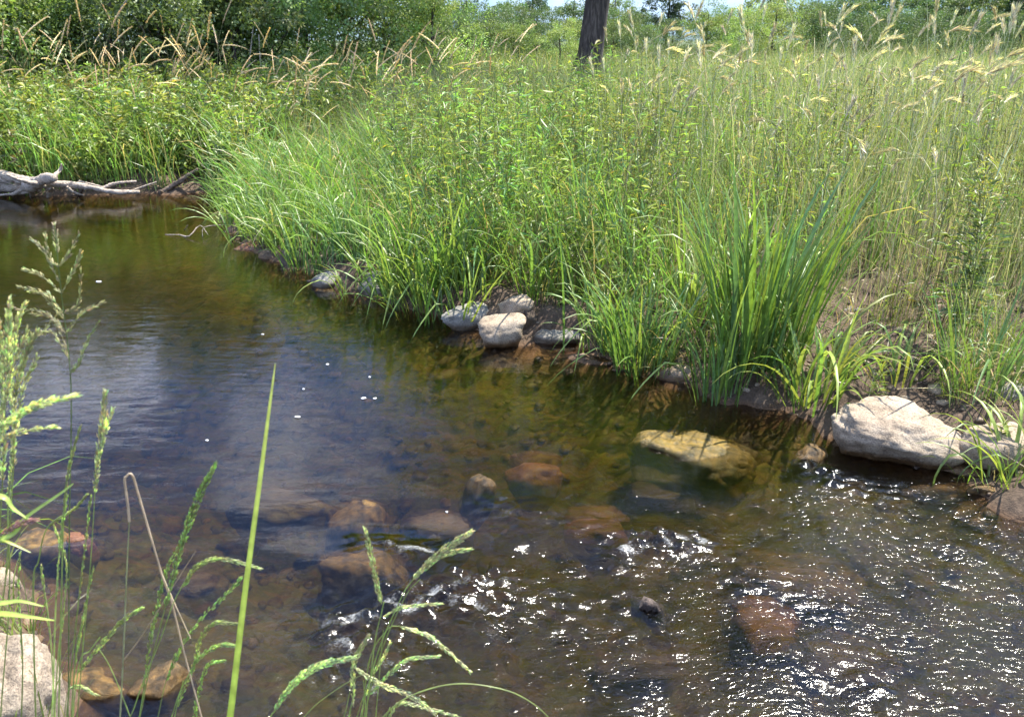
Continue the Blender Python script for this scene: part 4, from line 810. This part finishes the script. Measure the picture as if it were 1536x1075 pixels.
def plant_tree(name, T, x, y, scl, rot, label, cat_, group=None, z=None):
    z = float(ground(np.array([x]), np.array([y]))[0]) if z is None else z
    o = put(name, None, None, (x, y, z), (0, 0, rot)); o.scale = (scl,) * 3; tag(o, label, cat_, group); put('trunk', T.trunk, o); put('crown', T.crown, o); return o
C_DK, C_MD, C_WL, C_BR = (.08, .125, .04), (.12, .18, .052), (.22, .28, .08), (.155, .22, .06)
T_tall = [Tree(601, 9, 2.6, 3.6, .14, C_MD, .12, 130, 75), Tree(602, 9, 2.3, 4.0, .12, C_BR, .11, 130, 75), Tree(603, 9.5, 2.8, 3.4, .16, C_DK, .12, 130, 75, m=M_BARK2)]
T_bush = [Tree(611, 4, 2.1, 1.9, .07, C_BR, .11, 110, 70, low=-1, hollow=.35), Tree(612, 4, 2.2, 1.9, .07, C_MD, .10, 110, 70, low=-1, hollow=.35), Tree(613, 4, 2.0, 2.0, .07, C_WL, .09, 120, 75, low=-1, hollow=.35), Tree(614, 4, 2.3, 1.8, .07, C_DK, .11, 110, 70, low=-1, hollow=.35)]
T_far = [Tree(621, 9, 3.6, 4.2, .2, C_DK, .26, 120, 60, low=-1), Tree(622, 9, 4.0, 4.2, .2, C_MD, .26, 120, 60, low=-1), Tree(623, 10, 3.2, 4.6, .2, (.04, .07, .025), .26, 120, 60, low=-.9)]
# the old tree with the dark trunk: crown above the frame, reflected in the stream
big_crown, pts = crown_mesh('crown', 640, 5.6, 4.8, 190, 110, .20, C_MD, 11.5, 0, .3, -.9)
tb = trunk_mesh(640, 14.5, .34, (.10, 0), 22, pts, M_BARK, flare=1.8, K=28)
pt = Q(880, 100, 22.0); o = put('old_tree', None, None, (pt[0], 22.0, float(ground(np.array([pt[0]]), np.array([22.0]))[0]))); tag(o, 'thick dark trunk of an old tree rising out of the rye', 'tree'); put('trunk', tb, o); cr_ = put('crown', big_crown, o); cr_.location = (.9, 0, 0)
r = np.random.default_rng(88)
def az_spot(u, d): a = math.atan2(u - 768, FPX * math.cos(PITCH) + 480 * math.sin(PITCH)); return d * math.sin(a), d * math.cos(a)
k = 0
for u, d, s_, ti in [(60, 23, .62, 0), (150, 24, .66, 1), (215, 27, .95, 2), (258, 21, .95, 0), (322, 22, 1.05, 2), (390, 25, 1.1, 1), (455, 27, 1.05, 0), (520, 29, .85, 1), (590, 33, .75, 0), (-40, 23, .62, 1), (-140, 24, .6, 0), (10, 29, .66, 1), (110, 30, .7, 0), (290, 30, 1.2, 1), (360, 31, 1.2, 2), (430, 33, 1.15, 0), (500, 36, 1.05, 1), (560, 40, .8, 2)]:
    x, y = az_spot(u, d); plant_tree('woodland_tree', T_tall[ti], x, y, min(s_, .60 + .012 * (d - 20) + (.12 if u > 470 else 0)), r.uniform(0, 6), ['mid green tree of the wood behind the far bank, slender dark trunk', 'light green leafy tree of the wood behind the far bank', 'dark green tree of the wood behind the far bank with greyish trunk'][ti], 'tree', 'wood behind the far bank')
for u, d, s_, ti in [(-60, 18.5, .75, 0), (20, 19, .75, 1), (95, 20, .8, 0), (165, 19.5, .75, 1), (235, 18.5, .7, 3), (300, 19.5, .85, 3), (350, 18.5, .75, 0), (405, 20, .85, 1), (460, 22, .9, 0), (520, 24, .95, 1), (575, 26, .9, 0)]:
    x, y = az_spot(u, d); plant_tree('wood_edge_bush', T_bush[ti], x, y, s_, r.uniform(0, 6), ['bright green bush at the edge of the wood behind the tan grass', 'mid green bush at the edge of the wood behind the tan grass', '', 'dark green bush at the edge of the wood behind the tan grass'][ti], 'bush', 'bushes at the wood edge')
x, y = az_spot(648, 25); plant_tree('pale_willow_bush', T_bush[2], x, y, .72, 1, 'rounded pale yellow green willow bush in front of darker scrub', 'bush')
scrub = [(610, 34, .85, 1), (660, 36, .80, 3), (700, 34, .75, 1), (735, 40, .86, 3), (770, 34, .75, 0), (805, 38, .85, 3), (840, 33, .75, 2), (790, 46, 1.0, 3), (870, 40, .85, 0), (920, 36, .8, 1), (950, 44, .9, 3), (905, 50, 1.05, 3), (690, 48, 1.0, 3), (750, 52, 1.15, 1),
         (620, 46, 1.1, 0), (970, 60, .9, 0), (1010, 55, .9, 3), (1060, 50, .85, 0), (1090, 58, 1.0, 1), (1120, 48, .9, 2), (1160, 46, 1.0, 2), (1200, 52, 1.0, 1), (1250, 44, .85, 1), (1290, 40, .8, 1), (1330, 42, .9, 3), (1370, 38, .85, 1), (1410, 36, .75, 3), (1450, 34, .75, 1), (1490, 32, .7, 3), (1530, 31, .7, 1), (1580, 30, .75, 3), (1640, 30, .8, 1)]
for u, d, s_, ti in scrub:
    x, y = az_spot(u, d); ti = 3 if u > 1240 or (ti == 1 and u < 900) else ti; plant_tree('scrub_bush', T_bush[ti], x, y, s_ * (.66 if 600 < u < 1060 or u > 1260 else .86), r.uniform(0, 6), ['bright green bush in the scrub line beyond the meadow', 'mid green bush in the scrub line beyond the meadow', 'pale willow bush in the scrub line beyond the meadow', 'dark green bush in the scrub line beyond the meadow'][ti], 'bush', 'scrub beyond the meadow')
for u, d, s_, ti in [(960, 95, .55, 0), (1000, 90, .80, 2), (1270, 85, .68, 0), (1300, 90, .75, 2), (1340, 80, .68, 1), (1385, 78, .66, 0), (1420, 84, .78, 2), (1450, 76, .66, 0), (1490, 74, .62, 1), (1530, 72, .66, 2), (1580, 72, .7, 0), (1150, 110, .85, 1), (1220, 100, .66, 0), (700, 90, .70, 0), (640, 80, .75, 1), (760, 95, .66, 1), (860, 90, .66, 0), (800, 100, .66, 2), (920, 100, .72, 1), (1080, 110, .5, 0), (1640, 72, .7, 1)]:
    x, y = az_spot(u, d); plant_tree('distant_tree', T_far[ti], x, y, s_ * .93, r.uniform(0, 6), ['dark green rounded tree in the distant tree line', 'mid green broad tree in the distant tree line', 'dark narrow tree standing up in the distant tree line'][ti], 'tree', 'distant tree line')
# birch-like bare stems and leaning dead stems in front of the wood
for i, (pts_, lab) in enumerate([([(180, 30), (205, -10)], 'pale forked dead trunk leaning in the wood edge, leftmost'), ([(372, 118), (380, 40)], 'thin whitish dead stem standing among the tan grass, shorter one'), ([(392, 118), (388, 52)], 'thin whitish dead stem standing among the tan grass, beside its twin'),
        ([(225, 70), (198, 20), (185, 10)], 'long bare whip of a branch arching over the far bank'), ([(160, 40), (165, 5), (158, -20)], 'pale peeling trunk at the wood edge behind the far bank')]):
    d = 17.0; p_ = [Q(a, b, d) for a, b in pts_]; bp = p_[0].copy(); bp[2] = .6; p_ = [bp] + p_
    o = limb('bare_snag', p_, [.05, .022, .022, .02, .07][i], [.03, .01, .01, .006, .05][i], M_DRIFT if i != 4 else M_BARK2, None, 40 + i, 8, 6); tag(o, lab, 'dead stem')

# ------------------------------------------------------------------ near bank grasses, each a plant of its own
FG, FGY, FGS, FGB = (.27, .35, .11), (.40, .46, .17), (.50, .53, .27), (.18, .33, .035)
def fstem(pts, d, rad, col, name, parent=None, rootz=True, m=None, dd=0.0, taper=.5):
    q = [Q(u, v, d + dd * i) for i, (u, v) in enumerate(pts)]
    if rootz:
        b = q[0].copy(); z = .25; dirn = (q[0] - q[1]); dirn /= np.linalg.norm(dirn); k_ = (b[2] - z); b = b + dirn * k_ * .5; b[2] = z; q = [b] + q
    p = cat(q, 10); t = np.linspace(0, 1, len(p)); g = Geo(); tubes(g, p[None], (rad * (1 - taper * t))[None], np.repeat(np.array([col])[None], len(p), 1).reshape(1, -1, 3), 6)
    return put(name, g.mesh(name, m or M_GRASS), parent)
def fblade(pts, d, wd, col, name='blade', parent=None, rootz=False, dd=0.0, face=.3, tipc=None):
    q = [Q(u, v, d + dd * i) for i, (u, v) in enumerate(pts)]
    if rootz: b = q[0].copy(); b[2] = .3; b[1] += .05; q = [b] + q
    p = cat(q, 10); t = np.linspace(0, 1, len(p)); tn = np.gradient(p, axis=0); tn /= np.linalg.norm(tn, axis=1)[:, None]
    vw = p - np.array([0, 0, CH]); sd = np.cross(tn, vw); sd /= np.linalg.norm(sd, axis=1)[:, None]; nn = np.cross(sd, tn); sd = sd * math.cos(face) + nn * math.sin(face)
    wv = wd * (1.15 * (1 - t) ** .75 * (1 - .12 * t)) + .0012; nn = np.cross(sd, tn)
    Vv = np.stack([p - sd * wv[:, None] / 2, p + nn * wv[:, None] * .14, p + sd * wv[:, None] / 2], 1); i = np.arange(len(p) - 1) * 3
    F = np.concatenate([np.stack([i, i + 1, i + 4, i + 3], 1), np.stack([i + 1, i + 2, i + 5, i + 4], 1)]); C = np.array(col) * (1 - t[:, None]) + np.array(tipc if tipc else col) * t[:, None]
    C = np.stack([C, C * np.array([1.25, 1.2, 1.3]), C], 1); g = Geo(); g.add(Vv, F, C); return put(name, g.mesh(name, M_REED), parent)
def fhead(pts, d, width, n_, col, parent, seed, sl_=.009, dd=0.0, name='seed_head', open_=.35):
    n_ = int(n_ * 2.3); sl_ *= .95
    q = cat([Q(u, v, d + dd * i) for i, (u, v) in enumerate(pts)], 12); r = np.random.default_rng(seed); m_ = len(q); t = np.linspace(0, 1, m_)
    g = Geo(); tubes(g, q[None], np.full((1, m_), .0006), np.full((1, m_, 3), 1.) * np.array(col) * .8, 4)
    ti = r.random(n_); idx = ti * (m_ - 1); b = np.stack([np.interp(idx, range(m_), q[:, j]) for j in range(3)], 1); tn = np.gradient(q, axis=0); dr = np.stack([np.interp(idx, range(m_), tn[:, j]) for j in range(3)], 1); dr /= np.linalg.norm(dr, axis=1)[:, None]
    sd = r.normal(0, 1, (n_, 3)); sd -= (sd * dr).sum(1)[:, None] * dr; sd /= np.linalg.norm(sd, axis=1)[:, None]
    prof = width * np.sin(np.pi * (ti * .85 + .1)) ** .7 * r.random(n_) ** .6; L_ = sl_ * r.uniform(.45, 1.15, n_)
    p0 = b + sd * prof[:, None] * .7; ax = dr + sd * open_; ax /= np.linalg.norm(ax, axis=1)[:, None]
    s4 = np.linspace(0, 1, 4)[None, :, None]; path = p0[:, None] + ax[:, None] * s4 * L_[:, None, None]; rad = np.array([.15, 1, .8, .08])[None] * (L_ * .085 + .0003)[:, None]
    tubes(g, path, rad, np.repeat(cj(col, n_, .30, .10, r)[:, None], 4, 1), 4)
    return put(name, g.mesh(name, M_GRASS), parent)
def plant(name, label, cat_, pts, d, rad, col, m=None, dd=0.0, rootz=True):
    o = fstem(pts, d, rad, col, name, None, rootz, m, dd); tag(o, label, cat_); return o
# widest blade
o = fblade([(334, 1140), (345, 1075), (366, 900), (388, 735), (403, 620), (413, 545)], 1.05, .0135, FGB, 'broad_blade', None, True, 0, .45, (.36, .42, .12)); tag(o, 'single wide bright green blade rising straight from the near bank', 'grass blade')
# bent straw
o = plant('bent_straw', 'dry pale straw stalk snapped over into a sharp peak', 'straw', [(170, 1200), (180, 1075), (186, 960), (190, 860), (194, 782)], 1.15, .0019, (.30, .33, .16), M_STRAW)
p_ = [Q(194, 782, 1.15), Q(192, 760, 1.15), Q(187, 722, 1.15), Q(190, 714, 1.15), Q(198, 712, 1.15), Q(208, 742, 1.16), Q(243, 862, 1.17), Q(258, 905, 1.18), Q(278, 985, 1.19), Q(305, 1085, 1.2)]
g = Geo(); q = cat(p_, 6); tubes(g, q[None], np.linspace(.0021, .0014, len(q))[None], np.full((1, len(q), 3), 1.) * np.array([.56, .47, .30]), 6); put('snapped_top', g.mesh('snapped_top', M_STRAW), o)
fstem([(243, 862), (262, 905), (286, 957)], 1.17, .0014, (.52, .43, .27), 'side_shoot', o, False, M_STRAW)
fstem([(184, 992), (215, 950), (250, 895), (277, 852), (294, 826)], 1.16, .0011, (.42, .34, .2), 'side_shoot', o, False, M_STRAW)
# tall open panicle
o = plant('open_panicle_grass', 'tall grass with loose open seed panicle reaching over the pool', 'grass', [(96, 1200), (102, 1075), (104, 800), (107, 620), (103, 530), (92, 440), (84, 360), (82, 338)], 1.35, .0014, (.13, .20, .07))
pc = (.34, .33, .15)
for i, b in enumerate([[(98, 480), (60, 440), (28, 430)], [(92, 440), (60, 412), (35, 404)], [(90, 425), (68, 380), (50, 360)], [(92, 440), (110, 405), (122, 378)], [(88, 400), (104, 380), (118, 350)], [(97, 470), (118, 455), (122, 405)], [(100, 500), (122, 470), (152, 455)], [(96, 470), (70, 440), (46, 438)], [(86, 380), (84, 360), (82, 338)], [(88, 400), (76, 390), (68, 352)], [(99, 500), (70, 470), (20, 462)], [(103, 530), (80, 480), (50, 470)], [(106, 560), (120, 540), (128, 515), (148, 482)], [(104, 540), (80, 500), (62, 500), (88, 470)]]):
    fhead(b, 1.35, .004, 26 if i != 12 else 34, pc if i != 12 else (.34, .40, .16), o, 400 + i, .010, .01)
# far-left clump
LC = [([(-25, 1150), (-8, 900), (4, 720), (8, 600), (12, 520), (14, 452)], 60), ([(-10, 1100), (10, 850), (20, 700), (22, 600), (35, 540), (48, 505)], 50), ([(-30, 1000), (-5, 760), (0, 660), (4, 560), (-2, 480)], 50), ([(0, 1150), (14, 900), (12, 760), (22, 640), (16, 560), (30, 470)], 50)]
for i, (pts_, nn_) in enumerate(LC):
    o = plant('green_panicle_grass', ['pale green seed head grass at the frame edge, tallest of its cluster', 'green seed head grass at the frame edge with tip curving over the pool', 'green seed head grass at the frame edge, mostly cut by it', 'green seed head grass at the frame edge with narrow upright head'][i], 'grass', pts_[:4], 1.05 + .04 * i, .0015, FG)
    fhead(pts_[2:], 1.05 + .04 * i, .006, nn_ * 3, FGS, o, 430 + i, .010); fhead([pts_[3], (pts_[3][0] + 14, pts_[3][1] - 60), (pts_[3][0] + 34, pts_[3][1] - 105)], 1.05 + .04 * i, .004, 50, FGS, o, 440 + i, .010)
o = plant('arching_seed_grass', 'nodding seed head arching right from the frame edge above the water', 'grass', [(-60, 1100), (-40, 800), (-20, 680), (0, 640)], .95, .0014, FG); fhead([(-10, 655), (20, 628), (60, 606), (114, 593)], .95, .006, 130, FGS, o, 450, .010)
o = plant('arching_seed_grass', 'short straight seed head lying level at the frame edge above the water', 'grass', [(-60, 1100), (-40, 800), (-25, 700), (-2, 662)], .98, .0012, FG); fhead([(-8, 665), (30, 648), (84, 640)], .98, .004, 70, FGS, o, 451, .009)
o = plant('spike_grass', 'slim green spike grass leaning right beside the open panicle stem', 'grass', [(110, 1200), (122, 1000), (133, 880), (140, 780), (144, 700)], 1.15, .0012, FG); fhead([(142, 740), (148, 680), (154, 630), (158, 588)], 1.15, .006, 130, FGS, o, 452, .010); fhead([(148, 690), (160, 640), (170, 612)], 1.15, .003, 40, FGS, o, 453, .009)
for i, pts_ in enumerate([[(85, 1200), (88, 1075), (92, 900), (96, 760), (104, 700), (120, 640)], [(70, 1200), (78, 1075), (84, 900), (92, 800), (100, 745)], [(95, 1200), (100, 1075), (118, 900), (130, 800), (136, 745)], [(60, 1200), (50, 900), (58, 840), (72, 790), (112, 762), (130, 742)], [(78, 1200), (86, 1000), (100, 860), (82, 790)], [(104, 1200), (112, 1000), (126, 920), (140, 850)], [(30, 1200), (34, 1000), (28, 900), (30, 830)], [(90, 1180), (76, 960), (64, 870), (62, 850)]]):
    o = plant('thin_grass_stem', ['thin green grass stem before the large pale boulder, with slender spike'] [0], 'grass', pts_, 1.12 + .02 * i, .0017, [FG, FGY, (.24, .30, .10)][i % 3]); o['group'] = 'thin stems before the large pale boulder'
    fhead(pts_[-3:], 1.12 + .02 * i, .003, 60, FGY, o, 460 + i, .009, open_=.15)
for i, (pts_, wd, lab) in enumerate([([(-60, 925), (0, 920), (40, 924), (82, 930)], .010, 'wide light green blade lying level over the pale boulder, lower of two'), ([(-60, 905), (0, 904), (30, 901), (66, 909)], .008, 'light green blade lying level over the pale boulder, upper of two'),
        ([(-40, 740), (5, 745), (20, 762), (42, 778)], .008, 'short green blade with curled tip at the frame edge'), ([(-10, 812), (20, 800), (40, 775), (90, 740), (110, 725)], .006, 'narrow green blade reaching right from the frame edge above the orange stone'), ([(-20, 812), (10, 812), (46, 828)], .005, 'small drooping green blade above the orange stone')]):
    o = fblade(pts_, 1.0, wd, (.30, .40, .08), 'near_blade', None, False, 0, .4); tag(o, lab, 'grass blade')
o = plant('pink_tipped_grass', 'grass with pinkish seed tip at the frame edge', 'grass', [(-50, 1100), (-30, 900), (-5, 820), (10, 795)], 1.0, .0012, FG); fhead([(4, 800), (28, 786), (52, 780)], 1.0, .006, 70, (.45, .30, .24), o, 480, .008)
# green spikes beside the wide blade
G = [([(205, 1150), (215, 1050), (235, 960), (262, 860), (285, 780), (300, 740), (320, 700)], [(248, 910), (275, 810), (298, 745), (322, 698)], .008, 220, 'tall dense green spike grass leaning right, tallest beside the wide blade'),
     ([(180, 1150), (205, 1050), (240, 960), (262, 900), (290, 850)], [(275, 880), (295, 850), (330, 838), (388, 852)], .005, 130, 'green spike grass with head arching down behind the wide blade'),
     ([(240, 1170), (262, 1060), (290, 1000), (305, 985)], [(285, 1010), (300, 985), (330, 968), (352, 968)], .005, 90, 'short green spike grass nodding beside the base of the wide blade'),
     ([(110, 1130), (118, 1000), (135, 975), (150, 955)], [(118, 1008), (150, 968), (185, 930), (212, 912)], .006, 120, 'feathery green head leaning right across the bent straw base'),
     ([(230, 1150), (242, 1050), (262, 980)], [(250, 1020), (272, 970), (300, 930), (350, 880), (360, 868)], .005, 120, 'loose green head crossing behind the wide blade at mid height'),
     ([(250, 1170), (262, 1075), (275, 1020)], [(265, 1060), (290, 1000), (300, 960), (320, 935), (352, 935)], .006, 120, 'bushy low green head closest to the wide blade'),
     ([(170, 1200), (205, 1090), (220, 1000)], [(215, 1040), (225, 960), (238, 900), (252, 850), (285, 785)], .006, 130, 'upright green spike standing between the straw and the wide blade'),
     ([(90, 1180), (98, 1060), (104, 1030)], [(102, 1032), (120, 1030), (145, 1042)], .004, 50, 'small drooping green tip in front of the lit amber stone'),
     ([(262, 1180), (300, 1100), (305, 1080)], [(290, 1100), (296, 1050), (310, 1000), (335, 990)], .006, 100, 'low green tuft head at the frame bottom by the wide blade')]
for i, (st_, hd, wd, nn_, lab) in enumerate(G):
    o = plant('green_spike_grass', lab, 'grass', st_, 1.1 + .025 * i, .0013, FG); fhead(hd, 1.1 + .025 * i, wd, nn_, [(.29, .39, .12), (.38, .46, .17)][i % 2], o, 500 + i, .010, open_=.22)
fstem([(205, 1100), (170, 1010), (150, 975), (145, 970)], 1.2, .001, FG, 'wiry_stem', None, False); tag(bpy.data.objects['wiry_stem'], 'thin wiry green stem curving left from the frame bottom', 'grass')
# centre clump
CL = [([(400, 1130), (415, 1060), (440, 1025), (470, 1000)], [(412, 1065), (440, 1025), (480, 998), (532, 985)], .008, 260, 'heavy nodding seed head arching right in the middle clump'),
      ([(520, 1130), (530, 1040), (528, 990)], [(530, 1060), (530, 1000), (540, 975), (552, 955)], .006, 110, 'upright seed head rising from the heart of the middle clump'),
      ([(545, 1150), (560, 980), (572, 920), (576, 902)], [(572, 905), (564, 870), (556, 830), (548, 795)], .006, 130, 'single straight seed spike in front of the overflowing amber boulder'),
      ([(530, 1150), (560, 1000), (600, 900), (620, 868)], [(620, 868), (650, 838), (680, 815), (706, 798)], .008, 180, 'bright green seed spike leaning right over the foaming crest'),
      ([(535, 1150), (565, 1000), (605, 900), (630, 868)], [(630, 860), (655, 838), (680, 828), (704, 824)], .005, 90, 'smaller green seed spike below the bright leaning one'),
      ([(500, 1150), (520, 1060), (530, 1010)], [(530, 1000), (570, 1025), (620, 1045), (652, 1070)], .006, 160, 'seed head drooping right at the frame bottom in the middle clump'),
      ([(520, 1150), (540, 1060), (560, 1010)], [(555, 1040), (580, 1015), (610, 990), (655, 984)], .005, 110, 'seed head reaching right across the sparkling water, middle clump'),
      ([(540, 1150), (552, 1000), (580, 945), (600, 938)], [(600, 940), (640, 952), (670, 975), (704, 1006)], .005, 110, 'green seed head curving down to the right above the riffle'),
      ([(560, 1150), (570, 1000), (575, 945)], [(575, 925), (600, 912), (630, 908), (662, 905)], .004, 70, 'thin green seed head lying level over the white foam'),
      ([(545, 1150), (548, 1060), (545, 1020)], [(545, 1050), (560, 1010), (575, 985), (585, 965)], .004, 70, 'narrow upright seed head second from the heart of the middle clump'),
      ([(570, 1150), (575, 1090), (585, 1060)], [(580, 1080), (600, 1055), (640, 1062), (690, 1075)], .005, 90, 'low seed head at the frame bottom under the arching bare stem')]
for i, (st_, hd, wd, nn_, lab) in enumerate(CL):
    o = plant('nodding_seed_grass', lab, 'grass', st_, 1.05 + .02 * i, .0013, FG); fhead(hd, 1.05 + .02 * i, wd, nn_, [(.42, .48, .22), (.50, .53, .27)][i % 2], o, 540 + i, .0095, open_=.25)
o = fstem([(560, 1090), (600, 1052), (650, 1031), (700, 1025), (760, 1035), (800, 1055), (830, 1082)], 1.1, .0014, FG, 'arching_stem', None, False); tag(o, 'bare green stem arching over and down at the frame bottom', 'grass')
o = fstem([(440, 1095), (470, 1060), (510, 1030), (545, 1010)], 1.1, .0009, FG, 'fine_stem', None, False); tag(o, 'hair thin green stem crossing the middle clump', 'grass')
# ankle-high grass of the near bank
def nearg():
    r = np.random.default_rng(92); X, Y, s_ = cand(9000, -3.2, .4, .5, 3.2, r); k = (s_ > .0) & (X < -1.35); X, Y = X[k], Y[k]; Z = ground(X, Y); n_ = len(X); c = cj((.18, .24, .05), n_, .3, .1, r)
    g = Geo(); blades(g, np.stack([X, Y, Z], 1), r.uniform(0, 6.28, n_), r.uniform(.1, .35, n_), r.uniform(.002, .006, n_), r.uniform(0, .5, n_), r.uniform(.2, 1.5, n_), c * .8, c, 5, 1.5, None, r)
    tag(put('near_bank_grass', g.mesh('near_bank_grass', M_GRASS)), kind='stuff')
nearg()
ORD = ['first', 'second', 'third', 'fourth', 'fifth', 'sixth', 'seventh', 'eighth', 'ninth', 'tenth', 'eleventh', 'twelfth', 'thirteenth', 'fourteenth', 'fifteenth', 'sixteenth', 'seventeenth', 'eighteenth', 'nineteenth', 'twentieth']
ts = [o_ for o_ in bpy.data.objects if o_.get('group') == 'thin stems before the large pale boulder']
ts.sort(key=lambda o_: o_.data.vertices[len(o_.data.vertices) * 2 // 3].co.x)
for j, o_ in enumerate(ts): o_['label'] = 'thin green stem with slender spike by the pale shore boulder, %s from the frame edge' % ORD[j]
ORD += ['twenty-' + q for q in ORD[:9]] + ['thirtieth'] + ['thirty-' + q for q in ORD[:9]]
for grp, tail_ in (('wood behind the far bank', 'of the far wood, {} counting from the old dark trunk'), ('bushes at the wood edge', 'at the wood edge, {} counting from the old dark trunk'), ('scrub beyond the meadow', 'in the meadow scrub line, {} counting from the driftwood side'), ('distant tree line', 'in the distant tree line, {} counting from the driftwood side'), ('reed clumps along the waterline', 'at the waterline, {} counting from the tip of the grassy point'), ('upright blade clumps near the waterline', 'near the waterline, {} counting from the grassy point')):
    ms = [o_ for o_ in bpy.data.objects if o_.get('group') == grp and 'category' in o_]
    ms.sort(key=lambda o_: o_.location.x / max(o_.location.y, .1), reverse='old dark' in tail_)
    for j, o_ in enumerate(ms):
        head_ = o_['label'].split(' of the ')[0].split(' at the ')[0].split(' in the ')[0].split(' arching')[0]; o_['label'] = head_ + ' ' + tail_.format(ORD[min(j, len(ORD) - 1)])
tot = sum(len(m_.polygons) for m_ in bpy.data.meshes); print('POLYS', tot, 'OBJS', len(bpy.data.objects))
